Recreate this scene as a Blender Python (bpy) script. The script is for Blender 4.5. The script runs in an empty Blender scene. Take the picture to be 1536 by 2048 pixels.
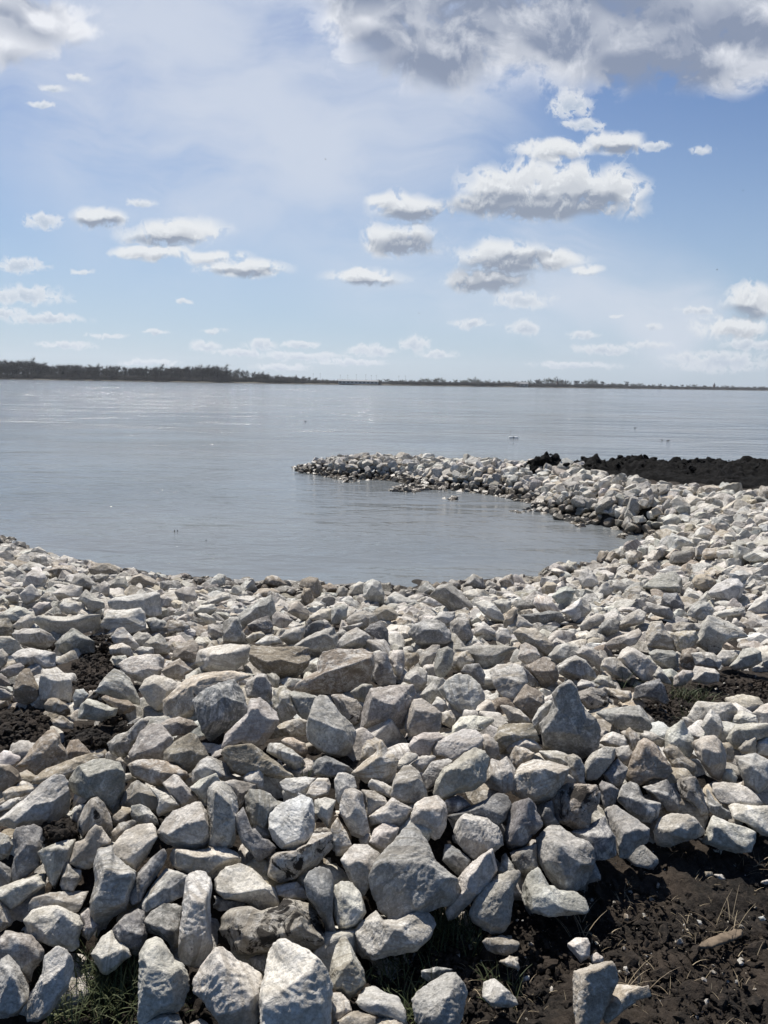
import bpy, bmesh, math, random
import numpy as np
from mathutils import Matrix, Vector

random.seed(7)
rng = np.random.default_rng(11)
R = math.radians
scene = bpy.context.scene
C = scene.collection

# ------------------------------------------------------------------ camera
F = 1460.0
CAM = np.array([0.0, 0.0, 2.8])
cam_data = bpy.data.cameras.new("camera")
cam = bpy.data.objects.new("camera", cam_data)
C.objects.link(cam)
cam_data.sensor_fit = 'VERTICAL'
cam_data.sensor_height = 24.0
cam_data.lens = 24.0 * F / 2048.0
cam_data.clip_start = 0.05
cam_data.clip_end = 30000
CM = Matrix.Rotation(R(90 - 10.06), 4, 'X') @ Matrix.Rotation(R(1.0), 4, 'Z')
cam.matrix_world = Matrix.Translation(Vector(CAM)) @ CM
scene.camera = cam
CR = np.array(CM.to_3x3())

# ------------------------------------------------------------------ light and exposure
SUN_AZ, SUN_EL = -24.0, 55.0           # azimuth from +Y, positive to +X
sd = np.array([math.sin(R(SUN_AZ)) * math.cos(R(SUN_EL)), math.cos(R(SUN_AZ)) * math.cos(R(SUN_EL)), math.sin(R(SUN_EL))])
sun_data = bpy.data.lights.new("sun", 'SUN')
sun_data.energy = 5.0
sun_data.angle = R(0.6)
sun_data.color = (1.0, 0.945, 0.87)
sun = bpy.data.objects.new("sun", sun_data)
C.objects.link(sun)
sun.rotation_euler = Vector(sd).to_track_quat('Z', 'Y').to_euler()
scene.view_settings.view_transform = 'Standard'
scene.view_settings.look = 'None'
scene.view_settings.gamma = 1.0
scene.view_settings.exposure = 0.45
scene.cycles.max_bounces = 6
scene.cycles.diffuse_bounces = 3
scene.cycles.glossy_bounces = 3
scene.cycles.transmission_bounces = 2
scene.cycles.volume_bounces = 0
scene.cycles.caustics_reflective = False
scene.cycles.caustics_refractive = False
scene.cycles.use_denoising = True


def ray(px, py):
    d = np.array([(px - 768.0) / F, -(py - 1024.0) / F, -1.0])
    d = CR @ d
    return d / np.linalg.norm(d)


def project(P):
    """world points (n,3) -> photo pixels (n,2) and depth"""
    q = (np.atleast_2d(P) - CAM) @ CR
    z = np.minimum(q[:, 2], -1e-6)
    return np.stack([768 + F * q[:, 0] / -z, 1024 - F * q[:, 1] / -z], 1), -q[:, 2]


# ------------------------------------------------------------------ sky: Nishita with clouds, in the world shader
def build_world():
    w = bpy.data.worlds.new("World")
    scene.world = w
    w.use_nodes = True
    nt = w.node_tree
    N, L = nt.nodes, nt.links
    N.clear()
    out = N.new('ShaderNodeOutputWorld')
    bg = N.new('ShaderNodeBackground')
    bg.inputs['Strength'].default_value = 0.073
    L.new(bg.outputs[0], out.inputs[0])
    sky = N.new('ShaderNodeTexSky')
    sky.sky_type = 'NISHITA'
    sky.sun_disc = False
    sky.sun_elevation = R(SUN_EL)
    sky.sun_rotation = R(SUN_AZ)
    sky.altitude = 50
    sky.air_density = 1.0
    sky.dust_density = 0.6
    sky.ozone_density = 3.0

    def put(sock, v):
        if hasattr(v, 'links') or isinstance(v, bpy.types.NodeSocket):
            L.new(v, sock)
        else:
            sock.default_value = v

    def M(op, a, b=None, c=None, clamp=False):
        n = N.new('ShaderNodeMath')
        n.operation = op
        n.use_clamp = clamp
        put(n.inputs[0], a)
        if b is not None: put(n.inputs[1], b)
        if c is not None: put(n.inputs[2], c)
        return n.outputs[0]

    def V(op, a, b=None, c=None):
        n = N.new('ShaderNodeVectorMath')
        n.operation = op
        put(n.inputs[0], a)
        if b is not None: put(n.inputs[1], b)
        if c is not None: put(n.inputs[2], c)
        return n.outputs['Value'] if op in ('LENGTH', 'DOT_PRODUCT') else n.outputs[0]

    def smooth(v, lo, hi):
        n = N.new('ShaderNodeMapRange')
        n.interpolation_type = 'SMOOTHSTEP'
        put(n.inputs[0], v)
        n.inputs[1].default_value = lo
        n.inputs[2].default_value = hi
        return n.outputs[0]

    def mix(f, a, b):
        n = N.new('ShaderNodeMix')
        n.data_type = 'RGBA'
        put(n.inputs[0], f)
        put(n.inputs[6], a)
        put(n.inputs[7], b)
        return n.outputs[2]

    def noise(vec, scale, detail, rough=0.55):
        n = N.new('ShaderNodeTexNoise')
        n.noise_dimensions = '2D'
        L.new(vec, n.inputs['Vector'])
        n.inputs['Scale'].default_value = scale
        n.inputs['Detail'].default_value = detail
        n.inputs['Roughness'].default_value = rough
        return n

    tc = N.new('ShaderNodeTexCoord')
    sep = N.new('ShaderNodeSeparateXYZ')
    L.new(tc.outputs['Generated'], sep.inputs[0])
    yy = M('MAXIMUM', sep.outputs[1], 0.02)
    u = M('DIVIDE', sep.outputs[0], yy)
    v = M('DIVIDE', sep.outputs[2], yy)
    cb = N.new('ShaderNodeCombineXYZ')
    L.new(u, cb.inputs[0])
    L.new(v, cb.inputs[1])
    p = cb.outputs[0]                   # tangent-plane coordinates of the sky ahead
    front = smooth(sep.outputs[1], 0.03, 0.2)
    su, sv = sd[0] / sd[1], sd[2] / sd[1]

    def uv(px, py):
        d = ray(px, py)
        return d[0] / d[1], d[2] / d[1]

    def field(vec, ells, k):
        acc = None
        for (cx, cy, rx, ry) in ells:
            a, b = uv(cx, cy)
            sx, sy = F / rx, F / ry
            q = V('MULTIPLY_ADD', vec, (sx, sy, 0), (-a * sx, -b * sy, 0))
            l = V('LENGTH', q)
            acc = l if acc is None else M('SMOOTH_MIN', acc, l, k)
        return acc

    def layer(ells, wamp, wscale, off, detail, soft):
        """returns density at p and at p moved a little toward the sun"""
        outp = []
        for step in (0, 1):
            q = p
            if step:
                q = V('ADD', p, (su * off / 3.0, off, 0))
            nz = noise(q, wscale, 1.5, 0.5)
            wv = V('SUBTRACT', nz.outputs['Color'], (0.5, 0.5, 0.5))
            q2 = V('MULTIPLY_ADD', wv, (wamp, wamp * 0.6, 0), q)
            l = field(q2, ells, 0.18)
            fb = noise(q2, wscale * 2.2, detail, 0.60)
            # billows: folded noise gives rounded puffs with creases between them
            b1 = M('ABSOLUTE', M('SUBTRACT', fb.outputs[0], 0.5))
            d = M('SUBTRACT', 1.0, l)
            d = M('MULTIPLY_ADD', b1, -soft * 2.2, d)
            n3 = noise(q2, wscale * 1.1, detail, 0.62)
            d = M('MULTIPLY_ADD', M('SUBTRACT', n3.outputs[0], 0.5), soft * 2.6, d)
            outp.append(d)
        return outp

    big = [(760, 20, 150, 60), (880, 95, 170, 80), (1050, 60, 250, 110), (1250, 95, 240, 75), (1440, 95, 200, 88),
           (1500, 20, 260, 130), (1150, -110, 640, 130), (880, -60, 300, 110), (60, 30, 130, 55), (20, 95, 75, 38), (150, 62, 60, 26),
           (-200, -20, 200, 120), (300, -420, 420, 120), (1250, -520, 500, 150)]
    mid = [(1120, 372, 150, 50), (1010, 375, 110, 40), (1230, 375, 66, 40), (1090, 408, 190, 30), (960, 405, 70, 25), (1230, 285, 62, 26),
           (1120, 300, 90, 20), (830, 415, 80, 26), (770, 402, 32, 18), (800, 482, 80, 30),
           (980, 562, 95, 25), (1020, 515, 90, 34), (1105, 520, 60, 20), (1165, 542, 34, 13), (735, 555, 80, 17),
           (205, 435, 66, 20), (350, 465, 105, 26), (310, 505, 90, 15), (430, 512, 60, 14), (490, 537, 88, 18),
           (1505, 605, 55, 36), (1470, 655, 90, 24), (1530, 420, 0.1, 0.1)][:-1]
    small = [(1142, 208, 42, 26), (1165, 250, 50, 12), (1100, 290, 50, 12), (600, 690, 50, 7), (480, 705, 60, 8), (700, 725, 80, 8), (1150, 730, 90, 8), (1300, 690, 50, 8), (1500, 690, 60, 12), (85, 442, 42, 15), (282, 407, 30, 9), (165, 543, 22, 6), (35, 530, 52, 16), (50, 590, 80, 20), (90, 637, 85, 11),
             (0, 625, 60, 12), (365, 603, 17, 5), (1045, 600, 60, 16), (940, 647, 42, 10), (1052, 655, 34, 16), (1163, 670, 32, 8),
             (1310, 292, 30, 9), (1402, 300, 24, 9), (155, 155, 22, 8), (105, 178, 26, 9), (90, 208, 30, 6), (1440, 722, 110, 22),
             (828, 688, 36, 16), (745, 702, 55, 12), (875, 708, 50, 9), (522, 690, 34, 11), (412, 692, 36, 10),
             (428, 662, 28, 6), (130, 690, 60, 8), (210, 672, 46, 6), (1372, 716, 34, 12), (1305, 654, 18, 6), (1230, 634, 13, 5),
             (600, 712, 90, 9), (1210, 700, 60, 12), (1390, 620, 40, 8), (310, 664, 30, 5), (560, 735, 60, 8), (300, 725, 70, 7)]

    skyc = sky.outputs[0]
    # pale veil near the horizon and broad high cirrus sheets
    hz = smooth(v, 0.42, -0.02)
    skyc = V('MULTIPLY', skyc, (0.67, 0.76, 0.89))
    skyc = mix(M('MULTIPLY', hz, 0.66), skyc, (4.7, 5.95, 7.3, 1))
    veil = [(430, 160, 560, 380), (760, 120, 300, 420), (1020, 540, 330, 170), (1290, 600, 190, 105)]
    nz = noise(p, 2.2, 4, 0.5)
    q = V('MULTIPLY_ADD', V('SUBTRACT', nz.outputs['Color'], (0.5, 0.5, 0.5)), (0.30, 0.22, 0), p)
    vl = field(q, veil, 0.5)
    st = V('MULTIPLY', q, (1.0, 3.2, 1.0))
    nz2 = noise(st, 2.6, 6, 0.6)
    va = M('MULTIPLY', smooth(vl, 1.15, 0.35), smooth(nz2.outputs[0], 0.10, 0.68))
    va = M('MULTIPLY', va, 0.8)
    skyc = mix(M('MULTIPLY', va, front), skyc, (6.6, 7.1, 8.0, 1))

    def comp(col, ells, cores, wamp, wscale, off, detail, soft, lo, hi, relief, thick0, thick1, bright, dark, amax, kth):
        d0, d1 = layer(ells, wamp, wscale, off, detail, soft)
        a = M('MULTIPLY', smooth(d0, lo, hi), amax)
        th = M('MULTIPLY', smooth(d0, thick0, thick1), kth)
        if cores:
            nzc = noise(p, wscale * 1.3, 3, 0.55)
            wv = V('SUBTRACT', nzc.outputs['Color'], (0.5, 0.5, 0.5))
            qc = V('MULTIPLY_ADD', wv, (wamp * 1.1, wamp * 0.7, 0), p)
            core = smooth(field(qc, cores, 0.3), 1.6, 0.45)
            th = M('MAXIMUM', th, M('MULTIPLY', core, 0.93))
        rel = M('MULTIPLY', M('SUBTRACT', d0, d1), relief)
        th2 = M('SUBTRACT', th, rel, clamp=True)
        cc = mix(th2, bright, dark)
        return mix(a, col, cc)

    plain = skyc
    mc = [(1070, 414, 165, 25), (1190, 402, 50, 16), (1000, 548, 90, 30), (960, 575, 50, 14), (1050, 515, 60, 14), (815, 492, 66, 19), (830, 432, 66, 13),
          (200, 443, 45, 9), (330, 482, 60, 8), (490, 545, 60, 7), (735, 565, 55, 7), (1240, 297, 40, 8), (1490, 625, 40, 14)]
    bc = [(860, 105, 105, 52), (1330, 110, 125, 74), (1180, 20, 260, 40), (1130, 55, 150, 50), (960, 30, 120, 50), (1480, 50, 110, 50), (750, 15, 80, 30), (60, 22, 70, 26)]
    skyc = comp(skyc, small, None, 0.014, 60, 0.0030, 4, 0.60, -0.25, 0.40, 1.1, 0.1, 0.9, (7.7, 8.0, 8.4, 1), (5.0, 5.7, 6.7, 1), 0.85, 1.0)
    skyc = comp(skyc, mid, mc, 0.026, 24, 0.0060, 6, 0.62, -0.26, 0.40, 0.9, 0.1, 0.9, (8.2, 8.4, 8.6, 1), (2.7, 3.15, 4.0, 1), 0.95, 0.40)
    skyc = comp(skyc, big, bc, 0.085, 9.0, 0.017, 7, 0.56, -0.24, 0.42, 0.85, 0.05, 0.8, (8.4, 8.6, 9.1, 1), (2.45, 2.95, 4.05, 1), 0.97, 0.42)
    L.new(skyc, bg.inputs[0])
    # away from the built clouds the sky is the plain one
    bg2 = N.new('ShaderNodeBackground')
    bg2.inputs['Strength'].default_value = 0.073
    L.new(plain, bg2.inputs[0])
    gate = M('MULTIPLY', M('LESS_THAN', v, 1.0), M('GREATER_THAN', v, 0.0))
    gate = M('MULTIPLY', gate, M('LESS_THAN', M('ABSOLUTE', u), 0.9))
    gate = M('MULTIPLY', gate, M('GREATER_THAN', sep.outputs[1], 0.05))
    ms = N.new('ShaderNodeMixShader')
    L.new(gate, ms.inputs[0])
    L.new(bg2.outputs[0], ms.inputs[1])
    L.new(bg.outputs[0], ms.inputs[2])
    L.new(ms.outputs[0], out.inputs[0])
    w.cycles.sampling_method = 'MANUAL'
    w.cycles.sample_map_resolution = 512


build_world()


# ------------------------------------------------------------------ helpers
def tag(o, label=None, cat=None, group=None, kind=None):
    if label: o["label"] = label
    if cat: o["category"] = cat
    if group: o["group"] = group
    if kind: o["kind"] = kind
    return o


def empty(name, loc):
    o = bpy.data.objects.new(name, None)
    o.empty_display_size = 0.1
    o.location = loc
    C.objects.link(o)
    return o


def mesh_np(name, V, Fc, mat, parent=None, tint=None, smooth=True, loc=None, rnd=None):
    """V (n,3), Fc (m,k) -> linked mesh object"""
    V = np.asarray(V, dtype=np.float64)
    if loc is not None:
        V = V - np.asarray(loc)
    Fc = np.asarray(Fc, dtype=np.int32)
    me = bpy.data.meshes.new(name)
    k = Fc.shape[1]
    me.vertices.add(len(V))
    me.vertices.foreach_set("co", V.astype(np.float32).ravel())
    me.loops.add(Fc.size)
    me.loops.foreach_set("vertex_index", Fc.ravel())
    me.polygons.add(len(Fc))
    me.polygons.foreach_set("loop_start", np.arange(0, Fc.size, k, dtype=np.int32))
    me.polygons.foreach_set("use_smooth", np.full(len(Fc), smooth, dtype=bool))
    me.update(calc_edges=True)
    if tint is not None:
        at = me.color_attributes.new("tint", 'FLOAT_COLOR', 'POINT')
        t = np.asarray(tint, dtype=np.float32)
        if t.ndim == 1:
            t = np.tile(t, (len(V), 1))
        at.data.foreach_set("color", t.ravel())
    if rnd is not None:
        at = me.attributes.new("rnd", 'FLOAT', 'POINT')
        at.data.foreach_set("value", np.broadcast_to(np.asarray(rnd, dtype=np.float32), (len(V),)).copy())
    if mat: me.materials.append(mat)
    o = bpy.data.objects.new(name, me)
    if loc is not None: o.location = loc
    if parent: o.parent = parent
    C.objects.link(o)
    return o


_perm = rng.permutation(256).astype(np.int64)
_grad = rng.normal(size=(256, 3))
_grad /= np.linalg.norm(_grad, axis=1)[:, None]


def perlin(P):
    P = np.asarray(P, dtype=np.float64)
    i = np.floor(P).astype(np.int64)
    f = P - i
    u = f * f * f * (f * (f * 6 - 15) + 10)
    res = 0
    for dx in (0, 1):
        hx = _perm[(i[:, 0] + dx) & 255]
        wx = u[:, 0] if dx else 1 - u[:, 0]
        for dy in (0, 1):
            hy = _perm[(hx + i[:, 1] + dy) & 255]
            wy = u[:, 1] if dy else 1 - u[:, 1]
            for dz in (0, 1):
                h = _perm[(hy + i[:, 2] + dz) & 255]
                wz = u[:, 2] if dz else 1 - u[:, 2]
                g = _grad[h]
                res = res + wx * wy * wz * (g[:, 0] * (f[:, 0] - dx) + g[:, 1] * (f[:, 1] - dy) + g[:, 2] * (f[:, 2] - dz))
    return res * 1.6


def fbm(P, oct=3, lac=2.1, gain=0.5):
    a, s = 1.0, 0
    for _ in range(oct):
        s = s + a * perlin(P)
        P = P * lac + 17.3
        a *= gain
    return s


_ico = {}


def ico(k):
    if k not in _ico:
        bm = bmesh.new()
        bmesh.ops.create_icosphere(bm, subdivisions=k, radius=1.0)
        v = np.array([x.co[:] for x in bm.verts])
        v /= np.linalg.norm(v, axis=1)[:, None]
        f = np.array([[x.index for x in fc.verts] for fc in bm.faces])
        bm.free()
        _ico[k] = (v, f)
    return _ico[k]


def hull_planes(P):
    bm = bmesh.new()
    for q in P: bm.verts.new(q)
    bmesh.ops.convex_hull(bm, input=bm.verts)
    bm.normal_update()
    n = np.array([f.normal[:] for f in bm.faces])
    c = np.array([f.verts[0].co[:] for f in bm.faces])
    bm.free()
    cen = P.mean(0)
    h = np.einsum('ij,ij->i', n, c - cen)
    s = np.sign(h)
    n = n * s[:, None]
    h = np.abs(h)
    ok = h > 1e-5
    n, h = n[ok], h[ok]
    # merge nearly equal planes
    key = np.round(np.concatenate([n * 30, h[:, None] * 400], 1)).astype(int)
    _, idx = np.unique(key, axis=0, return_index=True)
    return cen, n[idx], h[idx]


def radial(D, n, h, p):
    q = np.maximum(D @ n.T, 0) / h[None, :]
    return (q ** p).sum(1) ** (-1.0 / p)


def rand_dirs(k, r=rng):
    d = r.normal(size=(k, 3))
    return d / np.linalg.norm(d, axis=1)[:, None]


# ------------------------------------------------------------------ materials
def new_mat(name):
    m = bpy.data.materials.new(name)
    m.use_nodes = True
    nt = m.node_tree
    b = nt.nodes['Principled BSDF']
    return m, nt, nt.nodes, nt.links, b


def mixc(N, L, f, a, b, mode='MIX'):
    n = N.new('ShaderNodeMix')
    n.data_type = 'RGBA'
    n.blend_type = mode
    for s, v in ((n.inputs[0], f), (n.inputs[6], a), (n.inputs[7], b)):
        if isinstance(v, bpy.types.NodeSocket): L.new(v, s)
        else: s.default_value = v
    return n.outputs[2]


def ramp(N, L, v, lo, hi, a=0.0, b=1.0):
    n = N.new('ShaderNodeMapRange')
    n.interpolation_type = 'SMOOTHSTEP'
    L.new(v, n.inputs[0])
    n.inputs[1].default_value = lo
    n.inputs[2].default_value = hi
    n.inputs[3].default_value = a
    n.inputs[4].default_value = b
    return n.outputs[0]


def noise_n(N, L, vec, scale, detail=5, rough=0.6, dist=0.0):
    n = N.new('ShaderNodeTexNoise')
    if vec is not None: L.new(vec, n.inputs['Vector'])
    n.inputs['Scale'].default_value = scale
    n.inputs['Detail'].default_value = detail
    n.inputs['Roughness'].default_value = rough
    n.inputs['Distortion'].default_value = dist
    return n.outputs[0]


def math_n(N, L, op, a, b):
    n = N.new('ShaderNodeMath')
    n.operation = op
    for s, v in ((n.inputs[0], a), (n.inputs[1], b)):
        if isinstance(v, bpy.types.NodeSocket): L.new(v, s)
        else: s.default_value = v
    return n.outputs[0]


def rock_material():
    m, nt, N, L, b = new_mat("limestone")
    geo = N.new('ShaderNodeNewGeometry')
    pos = geo.outputs['Position']
    at = N.new('ShaderNodeAttribute')
    at.attribute_name = "tint"
    base = at.outputs['Color']
    ra = N.new('ShaderNodeAttribute')
    ra.attribute_name = "rnd"
    rnd = ra.outputs['Fac']
    r2 = math_n(N, L, 'FRACT', math_n(N, L, 'MULTIPLY', rnd, 7.31), 0.0)
    r3 = math_n(N, L, 'FRACT', math_n(N, L, 'MULTIPLY', rnd, 23.7), 0.0)
    # broad patches, streaks, grain
    n1 = noise_n(N, L, pos, 5.0, 4, 0.6, 0.6)
    col = mixc(N, L, ramp(N, L, n1, 0.35, 0.72), (0.74, 0.73, 0.72, 1), (1.10, 1.10, 1.10, 1))
    col = mixc(N, L, 1.0, base, col, 'MULTIPLY')
    n2 = noise_n(N, L, pos, 17.0, 7, 0.68, 1.2)
    n2 = math_n(N, L, 'ADD', n2, math_n(N, L, 'MULTIPLY', math_n(N, L, 'SUBTRACT', r2, 0.5), 0.16))
    chalk = ramp(N, L, n2, 0.50, 0.64, 0.0, 0.60)
    col = mixc(N, L, chalk, col, (0.72, 0.695, 0.64, 1))
    n2b = noise_n(N, L, pos, 48.0, 5, 0.7, 0.6)
    col = mixc(N, L, ramp(N, L, n2b, 0.52, 0.66, 0.0, 0.45), col, (0.70, 0.68, 0.63, 1))
    col = mixc(N, L, ramp(N, L, n2b, 0.46, 0.34, 0.0, 0.50), col, mixc(N, L, 1.0, base, (0.45, 0.44, 0.42, 1), 'MULTIPLY'))
    gn = math_n(N, L, 'ADD', noise_n(N, L, pos, 11.0, 8, 0.72, 0.8), math_n(N, L, 'MULTIPLY', math_n(N, L, 'SUBTRACT', r3, 0.5), 0.16))
    grime = ramp(N, L, gn, 0.50, 0.36, 0.0, 0.60)
    col = mixc(N, L, grime, col, mixc(N, L, 1.0, base, (0.42, 0.40, 0.37, 1), 'MULTIPLY'))
    n3 = noise_n(N, L, pos, 120.0, 4, 0.7)
    col = mixc(N, L, 1.0, col, mixc(N, L, ramp(N, L, n3, 0.3, 0.7), (0.70, 0.70, 0.70, 1), (1.14, 1.14, 1.14, 1)), 'MULTIPLY')
    # bedding: layered streaks, each stone with its own direction
    vr = N.new('ShaderNodeVectorRotate')
    vr.inputs['Axis'].default_value = (0.6, 0.5, 0.62)
    L.new(pos, vr.inputs['Vector'])
    L.new(math_n(N, L, 'MULTIPLY', rnd, 12.0), vr.inputs['Angle'])
    mpb = N.new('ShaderNodeMapping')
    mpb.inputs['Scale'].default_value = (6.0, 6.0, 58.0)
    L.new(vr.outputs[0], mpb.inputs['Vector'])
    bed = noise_n(N, L, mpb.outputs[0], 1.0, 5, 0.65, 0.7)
    bedw = ramp(N, L, r3, 0.35, 0.75, 0.05, 0.75)
    bedf = math_n(N, L, 'MULTIPLY', ramp(N, L, bed, 0.52, 0.40), bedw)
    col = mixc(N, L, bedf, col, mixc(N, L, 1.0, base, (0.50, 0.47, 0.43, 1), 'MULTIPLY'))
    # rusty and muddy smears on some stones
    rust = math_n(N, L, 'MULTIPLY', ramp(N, L, noise_n(N, L, pos, 7.0, 6, 0.7, 0.5), 0.52, 0.66, 0.0, 0.45), ramp(N, L, r2, 0.75, 1.0))
    col = mixc(N, L, rust, col, (0.24, 0.175, 0.11, 1))
    vo = N.new('ShaderNodeTexVoronoi')
    L.new(pos, vo.inputs['Vector'])
    vo.inputs['Scale'].default_value = 34.0
    spots = ramp(N, L, vo.outputs['Distance'], 0.16, 0.08, 0.0, 1.0)
    spots = math_n(N, L, 'MULTIPLY', spots, ramp(N, L, noise_n(N, L, pos, 6.0, 2, 0.5), 0.56, 0.66, 0.0, 0.75))
    col = mixc(N, L, spots, col, (0.09, 0.085, 0.08, 1))
    # pale hairline veins
    vv = N.new('ShaderNodeTexVoronoi')
    vv.feature = 'DISTANCE_TO_EDGE'
    vv.inputs['Scale'].default_value = 7.0
    nd = N.new('ShaderNodeTexNoise')
    L.new(pos, nd.inputs['Vector'])
    nd.inputs['Scale'].default_value = 9.0
    nd.inputs['Detail'].default_value = 4
    va = N.new('ShaderNodeVectorMath')
    va.operation = 'MULTIPLY_ADD'
    L.new(nd.outputs['Color'], va.inputs[0])
    va.inputs[1].default_value = (0.30, 0.30, 0.30)
    L.new(pos, va.inputs[2])
    L.new(va.outputs[0], vv.inputs['Vector'])
    vein = math_n(N, L, 'MULTIPLY', ramp(N, L, vv.outputs['Distance'], 0.012, 0.003), ramp(N, L, noise_n(N, L, pos, 4.0, 2), 0.56, 0.70, 0.0, 0.30))
    col = mixc(N, L, vein, col, (0.78, 0.77, 0.74, 1))
    # black peat crust where the stone is smeared (alpha of tint)
    st = noise_n(N, L, pos, 13.0, 8, 0.72, 0.8)
    sm = math_n(N, L, 'ADD', st, math_n(N, L, 'MULTIPLY', at.outputs['Alpha'], 0.17))
    crust = ramp(N, L, sm, 0.70, 0.76)
    col = mixc(N, L, crust, col, (0.022, 0.019, 0.016, 1))
    # waterline: wet, algae-dark stone
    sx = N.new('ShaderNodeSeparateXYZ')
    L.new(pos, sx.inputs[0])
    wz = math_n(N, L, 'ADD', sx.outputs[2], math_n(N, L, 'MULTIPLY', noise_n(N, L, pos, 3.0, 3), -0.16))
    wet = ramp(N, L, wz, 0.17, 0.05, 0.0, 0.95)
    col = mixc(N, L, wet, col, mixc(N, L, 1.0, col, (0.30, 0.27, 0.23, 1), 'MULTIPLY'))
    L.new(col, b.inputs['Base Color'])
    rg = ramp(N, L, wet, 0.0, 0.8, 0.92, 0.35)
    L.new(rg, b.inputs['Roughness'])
    b.inputs['Specular IOR Level'].default_value = 0.3
    bn = N.new('ShaderNodeBump')
    bn.inputs['Strength'].default_value = 0.9
    bn.inputs['Distance'].default_value = 0.012
    h1 = noise_n(N, L, pos, 26.0, 9, 0.66, 0.5)
    h1 = math_n(N, L, 'ADD', h1, math_n(N, L, 'MULTIPLY', bed, math_n(N, L, 'MULTIPLY', bedw, 0.28)))
    L.new(h1, bn.inputs['Height'])
    bn2 = N.new('ShaderNodeBump')
    bn2.inputs['Strength'].default_value = 0.6
    bn2.inputs['Distance'].default_value = 0.004
    L.new(noise_n(N, L, pos, 150.0, 5, 0.7), bn2.inputs['Height'])
    L.new(bn.outputs[0], bn2.inputs['Normal'])
    L.new(bn2.outputs[0], b.inputs['Normal'])
    return m


def soil_material():
    m, nt, N, L, b = new_mat("peaty_soil")
    geo = N.new('ShaderNodeNewGeometry')
    pos = geo.outputs['Position']
    n1 = noise_n(N, L, pos, 3.5, 5, 0.6)
    n2 = noise_n(N, L, pos, 60.0, 6, 0.7)
    n3 = noise_n(N, L, pos, 260.0, 3, 0.7)
    col = mixc(N, L, ramp(N, L, n1, 0.35, 0.68), (0.011, 0.0095, 0.008, 1), (0.040, 0.030, 0.022, 1))
    col = mixc(N, L, ramp(N, L, n2, 0.45, 0.72, 0.0, 0.7), col, (0.066, 0.052, 0.040, 1))
    col = mixc(N, L, ramp(N, L, n3, 0.66, 0.74, 0.0, 0.6), col, (0.22, 0.19, 0.15, 1))
    L.new(col, b.inputs['Base Color'])
    b.inputs['Roughness'].default_value = 0.9
    b.inputs['Specular IOR Level'].default_value = 0.25
    bn = N.new('ShaderNodeBump')
    bn.inputs['Strength'].default_value = 0.9
    bn.inputs['Distance'].default_value = 0.02
    L.new(noise_n(N, L, pos, 45.0, 9, 0.7), bn.inputs['Height'])
    L.new(bn.outputs[0], b.inputs['Normal'])
    return m


def wet_soil_material():
    m, nt, N, L, b = new_mat("wet_black_soil")
    geo = N.new('ShaderNodeNewGeometry')
    pos = geo.outputs['Position']
    n1 = noise_n(N, L, pos, 5.0, 7, 0.7)
    L.new(mixc(N, L, ramp(N, L, n1, 0.4, 0.72), (0.0025, 0.0026, 0.003, 1), (0.009, 0.0085, 0.008, 1)), b.inputs['Base Color'])
    b.inputs['Roughness'].default_value = 0.9
    b.inputs['Specular IOR Level'].default_value = 0.12
    bn = N.new('ShaderNodeBump')
    bn.inputs['Strength'].default_value = 1.0
    bn.inputs['Distance'].default_value = 0.06
    L.new(noise_n(N, L, pos, 12.0, 9, 0.75), bn.inputs['Height'])
    L.new(bn.outputs[0], b.inputs['Normal'])
    return m


def plain_mat(name, c, rough=0.8, var=0.25, scale=8.0):
    m, nt, N, L, b = new_mat(name)
    geo = N.new('ShaderNodeNewGeometry')
    n = noise_n(N, L, geo.outputs['Position'], scale, 4, 0.6)
    lo = tuple(x * (1 - var) for x in c) + (1,)
    hi = tuple(min(1, x * (1 + var)) for x in c) + (1,)
    L.new(mixc(N, L, ramp(N, L, n, 0.3, 0.7), lo, hi), b.inputs['Base Color'])
    b.inputs['Roughness'].default_value = rough
    b.inputs['Specular IOR Level'].default_value = 0.3
    return m


def blade_mat(name):
    m, nt, N, L, b = new_mat(name)
    at = N.new('ShaderNodeAttribute')
    at.attribute_name = "tint"
    L.new(at.outputs['Color'], b.inputs['Base Color'])
    b.inputs['Roughness'].default_value = 0.7
    return m


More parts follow.
